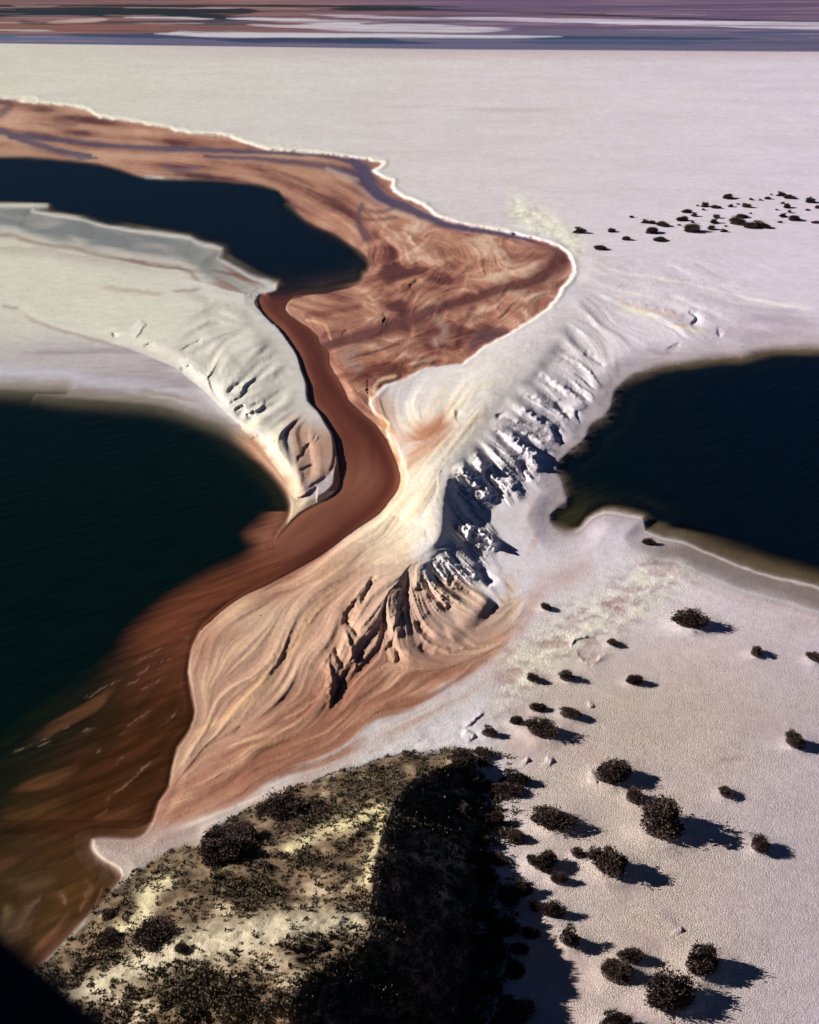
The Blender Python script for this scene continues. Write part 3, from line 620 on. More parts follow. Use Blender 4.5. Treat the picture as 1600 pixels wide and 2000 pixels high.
# distant bands at the top
tb = sst(101, 97, Y - (X/1600)*16 + 14)            # 1 above the pan's far edge
edge = 85 + 12*np.clip(X/900, -1, 1) + 4*np.clip((X-900)/700, 0, 2)
tb = sst(edge+1, edge-1.5, Y)
TC = alb(130,90,84)*np.ones(X.shape+(1,))
TC = mixc(TC, alb(106,84,112), sst(450, 950, X))
s1 = fbm(X/190+2, Y/2.2, 4, 111); s2 = fbm(X/90+7, Y/1.6, 3, 113); sw_ = fbm(X/120, Y/9, 3, 117)
TC = mixc(TC, alb(84,74,104), sst(0.0, 0.4, s1)*0.45); TC = mixc(TC, alb(156,124,130), sst(0.0, -0.4, s1)*0.4)
s3_ = fbm(X/60, Y/1.2, 4, 119, 0.65)*1.5
jb = int(np.searchsorted(ys, 130)); Xb, Yb = X[:jb], Y[:jb]
def lens(TC, x0, x1, y0, y1, th0, th1, col, a=0.95, soft=0.8, taper=0.22):
    q = (Xb-x0)/(x1-x0); tq = np.clip(q, 0, 1)
    yc = y0+(y1-y0)*tq + 1.6*sw_[:jb]; th = (th0+(th1-th0)*tq)*0.5*np.sqrt(sst(0, taper, q)*sst(0, taper, 1-q)) + 0.7*s2[:jb]
    soft = soft*1.5
    m = sst(soft, -soft, np.abs(Yb-yc)-th-0.9*s3_[:jb])*((q > 0) & (q < 1))
    TC[:jb] = mixc(TC[:jb], col, m*a); return TC
tealc, bluec, blued, whc, brc, pk = alb(6,28,38), alb(84,92,116), alb(40,58,86), alb(200,192,200), alb(132,88,78), alb(176,146,146)
for q in [(-900,1000,74,84,26,26,bluec,1,2,.05),(-300,2600,80,84,30,34,alb(98,94,122),1,2,.3),(100,820,66,80,9,9,blued,.8),(420,860,78,84,9,6,blued,.9),(-900,300,70,76,8,6,alb(92,104,140),.6),
          (-900,560,52,54,20,12,brc,.95),(900,2600,64,66,14,14,alb(104,96,122),.9),(900,1500,72,76,7,5,alb(46,68,100),.95),(1380,2600,64,68,5,7,alb(56,74,118),.9),(1000,1400,82,84,10,8,alb(66,82,112),.7),
          (-900,520,17,22,34,22,tealc,1,1,.10),(300,520,26,40,12,6,tealc,.95),(-900,900,6,13,5,4,tealc,.95,.8,.1),(640,860,17,18,8,5,tealc,.95),(820,2600,18,78,3,4,alb(26,42,66),.95,.8,.02),
          (-900,170,15,15,4,4,alb(140,104,100),.9),(20,120,11,11,2,2,pk,.8),(240,470,15,17,1.8,2,pk,.9),(-900,60,27,27,2,2,pk,.6),(200,330,30,31,2,1,pk,.7),
          (30,130,42,48,8,3,tealc,.85),(160,500,46,40,5,4,alb(30,50,66),.9),(330,560,47,46,8,5,alb(60,66,84),.7),(90,215,44,38,6,7,alb(190,166,160),.9),(-900,80,38,44,3,3,alb(186,170,166),.9),(240,420,34,37,3,3,whc,.8),(260,400,45,46,3,3,pk,.8),
          (330,480,64,66,7,5,whc,.95),(-60,110,58,60,3,3,alb(190,180,172),.8),(300,1100,66,72,12,6,whc,1,1.2,.2),(440,760,36,44,6,5,whc,.9),(560,1000,50,58,18,16,whc,1,1.5,.3),(480,700,48,56,5,7,alb(196,180,186),.9),
          (600,880,29,37,4,5,alb(196,184,196),.8),(840,2600,34,74,7,22,alb(206,194,210),1,.9,.1),(760,960,42,50,6,3,alb(70,66,94),.95),(700,820,46,44,4,4,alb(88,80,104),.8),(560,900,62,63,1.5,1.5,alb(120,106,124),.7),(500,1000,56,70,1.3,1.3,alb(130,112,130),.6),(800,1100,66,69,1.6,1.6,alb(96,88,116),.8),
          (430,700,22,24,3,3,alb(44,44,66),.8),(500,900,22,26,3,5,brc,.6),(400,620,14,18,2,2,pk,.6),(880,1400,22,30,3,4,alb(128,92,92),.5),(1100,1600,34,44,2,2,alb(140,110,120),.5)]:
    TC = lens(TC, *q)
rr2 = random.Random(11)
for _ in range(130):
    yb = rr2.uniform(2, 96); xb = rr2.uniform(-500, 1700); ln = rr2.uniform(90, 420)
    if yb > 62 and rr2.random() < 0.5: continue
    left = xb < 600
    pal = [tealc, brc, pk, alb(150,110,104), alb(60,66,88)] if left else [alb(76,72,100), alb(140,116,136), alb(168,150,172), alb(58,70,98), alb(120,92,112)]
    TC = lens(TC, xb, xb+ln, yb+6*xb/1600, yb+6*(xb+ln)/1600+rr2.uniform(-1, 2), rr2.uniform(0.8, 2.4), rr2.uniform(0.8, 2.0), pal[rr2.randrange(5)], rr2.uniform(0.3, 0.75), 0.8, 0.45)
fs = fbm(X/420, Y/1.1, 3, 121); TC = TC*(1+0.30*fs[..., None])
TC = mixc(TC, alb(106,84,112), sst(-6, -40, Y)*0.9)
C = C*(1-tb[..., None]) + TC*tb[..., None]
# under water
C = mixc(C, alb(110,92,64), sst(0, -10, sC)*0.9)
C = mixc(C, alb(92,78,56), sst(0, -10, sA)*0.9)
C = mixc(C, alb(120,74,44), sst(1, -8, sB)*sst(900, 1000, Y)*0.9)
C = mixc(C, alb(120,66,46), sst(1, -8, sRw)*0.9)
# tones inside each colour
C = C*(1+0.08*n_f[..., None]+0.05*n_sm[..., None]+(rng.standard_normal(X.shape)*np.interp(Y, [100, 500, 900, 2000, 2100], [0.010, 0.012, 0.03, 0.03, 0]))[..., None])
C = np.clip(C, 0.004, 0.86)

# ------------------------------------------------------------------ mesh building
def mesh_obj(name, verts, faces, mat=None, parent=None, smooth=True, link=True):
    me = bpy.data.meshes.new(name)
    verts = np.asarray(verts, dtype=np.float32); faces = np.asarray(faces, dtype=np.int32)
    n, k = faces.shape
    me.vertices.add(len(verts)); me.vertices.foreach_set('co', verts.ravel())
    me.loops.add(n*k); me.loops.foreach_set('vertex_index', faces.ravel())
    me.polygons.add(n); me.polygons.foreach_set('loop_start', np.arange(n, dtype=np.int32)*k)
    me.polygons.foreach_set('use_smooth', np.full(n, smooth, dtype=bool))
    me.update(calc_edges=True); me.validate()
    if mat: me.materials.append(mat)
    o = bpy.data.objects.new(name, me)
    if link: scn.collection.objects.link(o)
    if parent: o.parent = parent
    return o
def grid_faces(mask):                         # mask over quads
    ny, nx = mask.shape
    idx = np.arange((ny+1)*(nx+1)).reshape(ny+1, nx+1)
    q = np.stack([idx[1:, :-1], idx[1:, 1:], idx[:-1, 1:], idx[:-1, :-1]], -1)[mask]
    used, inv = np.unique(q.ravel(), return_inverse=True)
    return used, inv.reshape(-1, 4)
def add_attr(me, name, arr, typ='FLOAT_COLOR'):
    at_ = me.attributes.new(name, typ, 'POINT')
    if typ == 'FLOAT_COLOR':
        a = np.ones((len(arr), 4), np.float32); a[:, :arr.shape[1]] = arr; at_.data.foreach_set('color', a.ravel())
    else: at_.data.foreach_set('value', np.asarray(arr, np.float32))
class NT:
    def __init__(s, name):
        s.m = bpy.data.materials.new(name); s.m.use_nodes = True; s.t = s.m.node_tree; s.t.nodes.clear()
        s.out = s.t.nodes.new('ShaderNodeOutputMaterial')
    def n(s, typ, **kw):
        nd = s.t.nodes.new(typ)
        for k, v in kw.items():
            if k in ('ins',):
                for a, b in v.items(): nd.inputs[a].default_value = b
            else: setattr(nd, k, v)
        return nd
    def l(s, a, b): s.t.links.new(a, b)
    def math(s, op, a, b=None, clamp=False):
        nd = s.n('ShaderNodeMath', operation=op, use_clamp=clamp)
        for i, v in enumerate((a, b)):
            if v is None: continue
            if isinstance(v, (int, float)): nd.inputs[i].default_value = v
            else: s.l(v, nd.inputs[i])
        return nd.outputs[0]

def ground_material():
    k = NT('salt_and_sand')
    b = k.n('ShaderNodeBsdfPrincipled'); k.l(b.outputs[0], k.out.inputs[0])
    col = k.n('ShaderNodeAttribute', attribute_name='col'); aux = k.n('ShaderNodeAttribute', attribute_name='aux')
    sep = k.n('ShaderNodeSeparateColor'); k.l(aux.outputs['Color'], sep.inputs[0])
    crack, wet, rough = sep.outputs
    tc = k.n('ShaderNodeNewGeometry'); P = tc.outputs['Position']
    # speckle of the crust
    n1 = k.n('ShaderNodeTexNoise', ins={'Scale': 3.4, 'Detail': 5.0, 'Roughness': 0.75}); k.l(P, n1.inputs['Vector'])
    n2 = k.n('ShaderNodeTexNoise', ins={'Scale': 0.35, 'Detail': 5.0, 'Roughness': 0.6}); k.l(P, n2.inputs['Vector'])
    # warped polygons of dried mud
    wv = k.n('ShaderNodeVectorMath', operation='MULTIPLY_ADD'); nw = k.n('ShaderNodeTexNoise', ins={'Scale': 1.1, 'Detail': 2.0})
    k.l(P, nw.inputs['Vector']); k.l(nw.outputs['Color'], wv.inputs[0]); wv.inputs[1].default_value = (0.22, 0.22, 0.0); k.l(P, wv.inputs[2])
    vo = k.n('ShaderNodeTexVoronoi', feature='DISTANCE_TO_EDGE', ins={'Scale': 4.2, 'Randomness': 0.9}); k.l(wv.outputs[0], vo.inputs['Vector'])
    vc = k.n('ShaderNodeTexVoronoi', feature='F1', ins={'Scale': 4.2, 'Randomness': 0.9}); k.l(wv.outputs[0], vc.inputs['Vector'])
    gap = k.n('ShaderNodeMapRange', ins={'From Min': 0.0, 'From Max': 0.16, 'To Min': 0.0, 'To Max': 1.0}); k.l(vo.outputs[0], gap.inputs[0])
    # colour
    v1 = k.n('ShaderNodeMapRange', ins={'From Min': 0.3, 'From Max': 0.7, 'To Min': 0.90, 'To Max': 1.09}); k.l(n1.outputs[0], v1.inputs[0])
    v2 = k.n('ShaderNodeMapRange', ins={'From Min': 0.3, 'From Max': 0.7, 'To Min': 0.94, 'To Max': 1.05}); k.l(n2.outputs[0], v2.inputs[0])
    vv = k.math('MULTIPLY', v1.outputs[0], v2.outputs[0])
    gd = k.math('SUBTRACT', 1.0, gap.outputs[0]); gd = k.math('MULTIPLY', gd, crack); gd = k.math('MULTIPLY', gd, 0.26); gd = k.math('SUBTRACT', 1.0, gd)
    cell = k.n('ShaderNodeSeparateColor'); k.l(vc.outputs['Color'], cell.inputs[0])
    ce = k.math('MULTIPLY_ADD', cell.outputs[0], 0.16); k.t.nodes[-1].inputs[2].default_value = 0.92
    cm = k.n('ShaderNodeMix', data_type='FLOAT'); k.l(crack, cm.inputs[0]); cm.inputs[2].default_value = 1.0; k.l(ce, cm.inputs[3])
    vv = k.math('MULTIPLY', k.math('MULTIPLY', vv, gd), cm.outputs[0])
    sc_ = k.n('ShaderNodeVectorMath', operation='SCALE'); k.l(col.outputs['Color'], sc_.inputs[0]); k.l(vv, sc_.inputs['Scale'])
    k.l(sc_.outputs[0], b.inputs['Base Color'])
    r = k.n('ShaderNodeMapRange', ins={'To Min': 0.92, 'To Max': 0.38}); k.l(wet, r.inputs[0]); k.l(r.outputs[0], b.inputs['Roughness'])
    s = k.n('ShaderNodeMapRange', ins={'To Min': 0.15, 'To Max': 0.45}); k.l(wet, s.inputs[0]); k.l(s.outputs[0], b.inputs['Specular IOR Level'])
    # relief
    h1 = k.math('MULTIPLY', gap.outputs[0], crack); h1 = k.math('MULTIPLY', h1, 0.045)
    h2 = k.math('MULTIPLY', n1.outputs[0], rough); h2 = k.math('MULTIPLY', h2, 0.22)
    hh = k.math('ADD', h1, h2)
    bp = k.n('ShaderNodeBump', ins={'Strength': 1.0, 'Distance': 1.0}); k.l(hh, bp.inputs['Height']); k.l(bp.outputs[0], b.inputs['Normal'])
    return k.m
crackm = flat*sst(1150, 1400, Y)*np.clip(0.75+0.5*n_mid, 0.3, 1)*(1-mesa)*(1-sst(0.25, 0.6, fbm(GX/9+4, GY/9, 4, 83))*0.8)
for pts, w in [([(1220,1820),(1280,1840),(1300,1870)], 18),([(1200,1730),(1260,1740)], 14),([(1100,1730),(1230,1740),(1180,1790)], 12),([(1180,1960),(1250,1990),(1330,2010)], 22)]:
    sl, g, d = stroke(pts, w); crackm[sl] *= 1-0.9*g
wet = np.clip(rb*0.55*sst(0.5, 0.0, t) + sst(10, 0, np.minimum(np.minimum(sA, sB), np.minimum(sC, sRw)))*0.7 + 0.25*dm, 0, 1)
roughm = np.clip((1-rb)*(1-dm*0.7)*0.42 + mesa*0.7 + crust*0.5+0.05, 0, 1)*np.interp(Y, [100, 700, 1500], [0.15, 0.6, 1.0])
aux = np.stack([crackm, wet, roughm], -1)

GXH, GYH, _ = at(X, Y, H)
V = np.stack([GXH, GYH, H], -1).reshape(-1, 3)
ground_mat = ground_material()
used, F = grid_faces(np.ones((NY-1, NX-1), bool))
ground = mesh_obj('ground', V[used], F, ground_mat)
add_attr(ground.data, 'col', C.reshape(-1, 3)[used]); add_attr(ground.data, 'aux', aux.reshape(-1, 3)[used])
ground['kind'] = 'structure'

# ------------------------------------------------------------------ water
def water_material(name, rough, spec, wave, var=0.28):
    k = NT(name)
    b = k.n('ShaderNodeBsdfPrincipled', ins={'Roughness': rough, 'Specular IOR Level': spec, 'IOR': 1.33}); k.l(b.outputs[0], k.out.inputs[0])
    col = k.n('ShaderNodeAttribute', attribute_name='col'); al = k.n('ShaderNodeAttribute', attribute_name='depth_cover')
    P = k.n('ShaderNodeNewGeometry').outputs['Position']
    mp_ = k.n('ShaderNodeMapping', vector_type='TEXTURE'); k.l(P, mp_.inputs[0]); mp_.inputs['Rotation'].default_value = (0, 0, R(44)); mp_.inputs['Scale'].default_value = (7.0, 1.0, 1.0)
    n1 = k.n('ShaderNodeTexNoise', ins={'Scale': 0.9, 'Detail': 4.0, 'Roughness': 0.6}); k.l(mp_.outputs[0], n1.inputs['Vector'])
    v = k.n('ShaderNodeMapRange', ins={'From Min': 0.3, 'From Max': 0.7, 'To Min': 1-var*0.7, 'To Max': 1+var*0.7}); k.l(n1.outputs[0], v.inputs[0])
    sc_ = k.n('ShaderNodeVectorMath', operation='SCALE'); k.l(col.outputs['Color'], sc_.inputs[0]); k.l(v.outputs[0], sc_.inputs['Scale'])
    k.l(sc_.outputs[0], b.inputs['Base Color']); k.l(al.outputs['Fac'], b.inputs['Alpha'])
    bp = k.n('ShaderNodeBump', ins={'Strength': 1.0, 'Distance': wave}); k.l(n1.outputs[0], bp.inputs['Height']); k.l(bp.outputs[0], b.inputs['Normal'])
    return k.m
wm_lake = water_material('lake_water', 0.3, 0.06, 0.08, 0.5); wm_river = water_material('river_water', 0.4, 0.12, 0.01, 0.05)
WC = np.ones(X.shape+(3,))*alb(1,13,17)
WC = mixc(WC, alb(1,11,24), sst(1100, 1500, X)*0.8)
AL = np.zeros(X.shape)
# upper lake
aA = sst(1, np.where(Y > 395, -24, -14), sA+3*L2*sst(380, 420, Y))
WAc = mixc(WC, alb(58,44,34), sst(-60, -4, sA)*sst(520, 640, X)*sst(490, 560, Y)*0.95)
WAc = mixc(WAc, alb(104,56,44), sst(560, 600, Y)*sst(470, 520, X)*0.95)
aA = np.clip(np.maximum(aA, sst(545, 570, Y)*sst(1, -5, sA)), 0, 0.98)
# right lake, murky olive corner
WCc = mixc(WC, alb(50,48,28), np.exp(-(((X-1115)/60)**2+((Y-1010)/42)**2))*0.9)
WCc = mixc(WCc, alb(30,30,20), np.exp(-(((X-1200)/120)**2+((Y-985)/22)**2))*0.6*np.clip(0.6+0.3*L2, 0, 1))
se = sst(1000, 1040, Y)*sst(1180, 1260, X)
aC = sst(1, np.where(se > 0.5, -52, -18), sC+3*L2)
aC = np.clip(sst(0, 1, np.clip((1-sC)/np.interp(se, [0, 1], [26, 58]), 0, 1)**1.4), 0, 0.985)
# left lake with the brown plume of the river
turb = sst(-26, 34, dBw+ (L2*6+L3*10)*sst(1250, 1400, Y))
turb = np.where(Y < 1000, 0, turb)
deep_t = sst(0, 260, -(sB)) 
PC = alb(104,58,38)*np.ones(X.shape+(1,))
PC = mixc(PC, alb(62,36,16), sst(1230, 1420, Y)*0.85*(1-0.25*L2))
PC = mixc(PC, alb(84,58,26), sst(1600, 1720, Y)*0.7)
PC = mixc(PC, alb(40,36,16), sst(180, -20, X)*sst(1420, 1520, Y)*0.7)
PC = mixc(PC, alb(34,20,10), sst(0.5, 1.6, L2)*0.28*sst(1200, 1300, Y))
PC = mixc(PC, alb(16,24,15), sst(210, 10, dB)*sst(1210, 1360, Y)*sst(300, 160, X)*0.9)
PC = mixc(PC, alb(22,26,16), sst(120, 0, dB)*sst(1210, 1340, Y)*0.6)
PC = mixc(PC, alb(132,84,56), sst(0.7, 1.8, -L3)*0.35)
WBc = mixc(alb(1,17,14)*np.ones(X.shape+(1,)), PC, turb)
WBc = WBc*(1-0) ; WBc = mixc(WBc, alb(34,36,20), (1-turb)*sst(-55, -5, sB)*sst(380, 470, X)*(Y < 1060)*0.9)
WBc = mixc(WBc, alb(30,34,30), sst(-40, -2, sB)*(Y < 900)*0.8)
WBc = mixc(WBc, alb(110,80,50), sst(-80, -30, sB)*sst(1640, 1700, Y)*np.clip(0.3+0.3*L2, 0, 1)*0.0)
aB = sst(1, -30, sB+3*L2*sst(1100, 1200, Y))
aB = np.where(Y < 900, sst(2, -34, sB), np.maximum(aB, sst(1, -22, sB)*0.85))
aB = np.clip(aB, 0, 0.985)
aB = np.where(Y > 1600, np.clip(aB*(0.78+0.10*L3), 0, 0.92), aB)
# sand fans seen through the murky shallows, bottom left; foam flecks
for pts, w, col, a in [([(-10,1850),(30,1815),(55,1780),(85,1738)], [34,20,12,4], alb(150,122,92), .6),([(40,1820),(70,1770),(88,1745)], 3, alb(40,30,24), .7),([(108,1738),(122,1752),(130,1772)], [10,8,3], alb(150,112,80), .6),([(114,1738),(128,1748)], 2.5, alb(60,50,60), .7),
    ([(168,1712),(172,1735),(165,1765),(158,1790)], [7,8,6,3], alb(160,110,78), .6),([(185,1703),(190,1712),(186,1722)], 2, alb(50,40,40), .8),([(0,1720),(60,1728),(120,1715)], 14, alb(96,78,54), .4),([(0,1710),(80,1700),(150,1660),(190,1630)], 3, alb(48,24,12), .6),
    ([(-10,1600),(60,1590),(150,1560)], 20, alb(96,66,34), .35),([(20,1760),(10,1800),(-10,1830)], 14, alb(120,100,70), .5),([(60,1850),(90,1800),(140,1790)], 10, alb(110,76,44), .35),([(210,1700),(215,1715),(200,1735)], 10, alb(84,64,48), .4)]:
    sl, g, d = stroke(pts, w); WBc[sl] = mixc(WBc[sl], col, g*a*np.clip(1+0.25*L2[sl]+0.25*L1[sl], 0.2, 1.5))
for pts, w, a in [([(0,1830),(50,1790),(80,1740)], [30,18,6], .75),([(105,1735),(128,1770)], [14,6], .6),([(160,1710),(172,1740),(160,1780)], [12,8,4], .7),([(20,1700),(60,1730)], 12, .3)]:
    sl, g, d = stroke(pts, w); aB[sl] *= (1-g*a*0.7); C_ = g
for pts in [[(255,1300),(290,1280),(318,1262)],[(352,1248),(380,1240),(402,1222)],[(262,1320),(300,1300),(345,1285)],[(235,1340),(262,1332),(285,1318)],[(225,1440),(262,1412),(300,1385)],[(310,1420),(335,1400),(352,1385)],
            [(124,1426),(138,1415)],[(160,1432),(188,1420)],[(70,1464),(85,1452),(104,1448)],[(188,1470),(200,1463)],[(225,1495),(243,1478)],[(182,1602),(195,1590),(220,1575)],[(270,1350),(300,1335),(330,1318)],
            [(20,1470),(60,1455),(110,1430)],[(160,1365),(200,1345),(240,1325)],[(200,1570),(260,1520),(300,1480)]]:
    sl, g, d = stroke(pts, 3.0); g = g*np.clip(0.3+0.9*n_f[sl]+0.6*L1[sl], 0, 1); WBc[sl] = mixc(WBc[sl], alb(160,132,110), g*0.42)
sU = np.minimum(sRw, sB)
# river
rc = np.clip(-sR/38, 0, 1)
RV = mixc(alb(140,86,64)*np.ones(X.shape+(1,)), alb(104,56,42), sst(0, 0.6, rc))
rd = line_field([(540,585),(590,640),(625,690),(640,740),(690,800),(730,850),(762,910),(762,950),(735,990),(690,1025),(620,1080),(520,1140),(430,1190)], [14,14,12,14,16,18,14,14,16,16,14,12,10])
RV = mixc(RV, alb(86,42,32), np.exp(-(rd[0]/(rd[1]*1.1))**2)*0.75)
RV = mixc(RV, alb(74,34,24), sst(1000, 1080, Y)*np.exp(-(rd[0]/20)**2)*0.7)
RV = mixc(RV, alb(150,98,76), (1-np.exp(-(rd[0]/30)**2))*sst(840, 940, Y)*0.55)
RV = RV*(1+0.07*L3[..., None]+0.05*L2[..., None]+0.02*L1[..., None])
aR = np.clip(sst(0.5, -7, np.where(Y > 990, sU, sRw)), 0, 0.97)
mk = sst(1040, 1190, Y+(540-X)*0.5)
RV = RV*(1-mk[..., None])+PC*mk[..., None]
PCr = PC*mk[..., None]+RV*(1-mk[..., None])
WBc = WBc*(1-(turb*(Y > 985)*sst(1260, 1180, Y))[..., None])+PCr*(turb*(Y > 985)*sst(1260, 1180, Y))[..., None]
aB = np.where((Y > 985) & (Y < 1560), np.maximum(aB, sst(1, -20, sU+2*L2)*turb*0.97), aB)

w3 = (slice(IY0, IY0+NYI), slice(IX0, IX0+NXI))
def water(name, s, col, a, mat, extra=None, z=0.0, margin=5):
    # sample rows/columns: every vertex in view, fewer outside
    m = (s < margin)
    if extra is not None: m &= extra
    q = m[:-1, :-1] | m[1:, 1:] | m[:-1, 1:] | m[1:, :-1]
    q &= (ys[:-1] > -20)[:, None]
    used, F = grid_faces(q)
    vx, vy, _ = at(X, Y, z)
    Vw = np.stack([vx, vy, np.full(X.shape, z)], -1).reshape(-1, 3)
    o = mesh_obj(name, Vw[used], F, mat); o['kind'] = 'structure'
    add_attr(o.data, 'col', np.clip(col, 0.0005, 1).reshape(-1, 3)[used]); add_attr(o.data, 'depth_cover', a.ravel()[used], 'FLOAT')
    return o
water('upper_lake', sA, WAc, aA, wm_lake, z=0.0)
water('right_lake', sC, WCc, aC, wm_lake, z=0.0)
water('left_lake', sB, WBc, aB, wm_lake, z=0.0)
water('river', sRw, RV, aR, wm_river, extra=(sB > -6) & (sA > -3), z=0.004)
print('terrain done')

# ------------------------------------------------------------------ shrubs
def simple_mat(name, c, rough=0.9, var=0.35, scale=3.0, spec=0.1):
    k = NT(name); b = k.n('ShaderNodeBsdfPrincipled', ins={'Roughness': rough, 'Specular IOR Level': spec}); k.l(b.outputs[0], k.out.inputs[0])
    tc = k.n('ShaderNodeNewGeometry'); n1 = k.n('ShaderNodeTexNoise', ins={'Scale': scale, 'Detail': 3.0}); k.l(tc.outputs['Position'], n1.inputs['Vector'])
    v = k.n('ShaderNodeMapRange', ins={'From Min': 0.3, 'From Max': 0.7, 'To Min': 1-var, 'To Max': 1+var}); k.l(n1.outputs[0], v.inputs[0])
    s = k.n('ShaderNodeVectorMath', operation='SCALE'); s.inputs[0].default_value = c; k.l(v.outputs[0], s.inputs['Scale']); k.l(s.outputs[0], b.inputs['Base Color'])
    return k.m
m_leaf = simple_mat('dry_dark_foliage', (0.082, 0.055, 0.046), 0.9, 0.5, 2.2)
m_leaf2 = simple_mat('olive_foliage', (0.105, 0.084, 0.056), 0.9, 0.5, 2.2)
m_stem = simple_mat('shrub_wood', (0.10, 0.075, 0.06), 0.9, 0.3, 4)
def shrub_meshes(seed, nlobe, nleaf, leaf, flatness):
    """unit shrub: radius 0.5, height 1, foot at origin"""
    g = np.random.default_rng(seed); tips = []; sv_, sf_ = [], []
    lobes = []
    cen = [(g.uniform(-0.2, 0.2), g.uniform(-0.2, 0.2), g.uniform(0.6, 1.0)) for _ in range(3)]
    for i in range(nlobe):
        cx, cy, ch_ = cen[i % 3]; a = g.uniform(0, 2*np.pi); r0 = 0.24*math.sqrt(g.uniform(0, 1))
        lx, ly = cx+r0*math.cos(a), cy+r0*math.sin(a); r = min(math.hypot(lx, ly), 0.36); a = math.atan2(ly, lx)
        top = ch_*(1.0-flatness*0.45*(r/0.36)**2)*g.uniform(0.7, 1.0)
        lobes.append((r*math.cos(a), r*math.sin(a), top*g.uniform(0.22, 0.76), g.uniform(0.09, 0.19)))
    def tube(p0, p1, r0, r1, bend):
        n = 4; base = len(sv_)*0
        pts = []
        for t in np.linspace(0, 1, n):
            p = p0*(1-t)+p1*t+bend*math.sin(math.pi*t); pts.append(p)
        off = sum(len(v) for v in sv_); vs_ = []
        for i, p in enumerate(pts):
            rr = r0+(r1-r0)*i/(n-1)
            for k in range(4): vs_.append(p+np.array([math.cos(k*math.pi/2), math.sin(k*math.pi/2), 0])*rr)
        sv_.append(np.array(vs_))
        for i in range(n-1):
            for k in range(4): sf_.append([off+i*4+k, off+i*4+(k+1) % 4, off+(i+1)*4+(k+1) % 4, off+(i+1)*4+k])
    for (x, y, z, r) in lobes:
        tube(np.array([x*0.12, y*0.12, -0.06]), np.array([x, y, z]), 0.022, 0.008, g.normal(0, 0.03, 3))
        for _ in range(3):
            d = g.normal(0, 1, 3); d[2] = abs(d[2])+0.3; d /= np.linalg.norm(d)
            tube(np.array([x, y, z])*0.75, np.array([x, y, z])+d*r*1.15, 0.008, 0.003, g.normal(0, 0.01, 3))
    # leaf sprays: short upright tufts of narrow triangles on the lobes
    V_, n = [], nleaf
    L = g.integers(0, nlobe, n); P = np.array(lobes)[L]
    d = g.normal(0, 1, (n, 3)); d[:, 2] = np.abs(d[:, 2])*0.9-0.35*g.random(n); d /= np.linalg.norm(d, axis=1)[:, None]
    rad = P[:, 3]*g.uniform(0.35, 1.0, n)**0.5*np.where(g.random(n) < 0.2, g.uniform(1.2, 1.9, n), 1.0)
    # clumps inside a lobe
    c = P[:, :3] + d*rad[:, None]*np.array([1.05, 1.05, 1.25])
    cl = np.floor(c*9); keep = (np.sin(cl[:, 0]*12.9+cl[:, 1]*78.2+cl[:, 2]*37.7+seed)*43758.5 % 1) > 0.14
    c, d = c[keep], d[keep]; n = len(c)
    low = g.random(n) < 0.22; aa = g.uniform(0, 6.283, n); rr_ = 0.40*np.sqrt(g.uniform(0.1, 1, n))
    c[low] = np.stack([rr_*np.cos(aa), rr_*np.sin(aa), g.uniform(0.0, 0.42, n)*(1.15-rr_/0.46)], 1)[low]
    c[:, 2] = np.maximum(c[:, 2], 0.02+0.1*g.random(n))
    upv = d*0.6+np.array([0, 0, 0.7])+g.normal(0, 0.35, (n, 3)); upv /= np.linalg.norm(upv, axis=1)[:, None]
    sd_ = np.cross(upv, g.normal(0, 1, (n, 3))); sd_ /= np.linalg.norm(sd_, axis=1)[:, None]
    s = leaf*g.uniform(0.6, 1.4, n)[:, None]
    a = c - sd_*s*0.45; b = c + sd_*s*0.45; e = c + upv*s*1.5 + sd_*s*0.3; f = c+upv*s*1.3 - sd_*s*0.35
    V_ = np.stack([a, b, e, f], 1).reshape(-1, 3); F_ = np.arange(4*n).reshape(-1, 4)
    # skirt of leaves near the ground
    return (np.concatenate(sv_), np.array(sf_)), (V_, F_)
PROTO = []
for sd_i, (nl, nf, lf, fl) in enumerate([(22, 9000, 0.027, 1.0), (17, 8000, 0.029, 0.6), (28, 10500, 0.026, 1.0), (14, 7000, 0.031, 0.3), (19, 8500, 0.028, 0.8)]):
    (a, b), (c, d) = shrub_meshes(100+sd_i, nl, nf, lf, fl)
    so_ = mesh_obj('stems', a, b, m_stem, link=False).data; fo_ = mesh_obj('foliage', c, d, m_leaf, link=False, smooth=False).data
    PROTO.append((so_, fo_))
for o in [o for o in bpy.data.objects if o.name.startswith(('stems', 'foliage'))]: bpy.data.objects.remove(o)
LABELS = {}
def ground_h(px, py):
    j = int(np.clip(np.searchsorted(ys, py), 0, NY-1)); i = int(np.clip(np.searchsorted(xs, px), 0, NX-1)); return float(H[j, i])
def in_frame(px, py): return 0 <= px <= 1600 and 0 <= py <= 2000
rs = random.Random(5)
LBL = {}
shrub_list = []
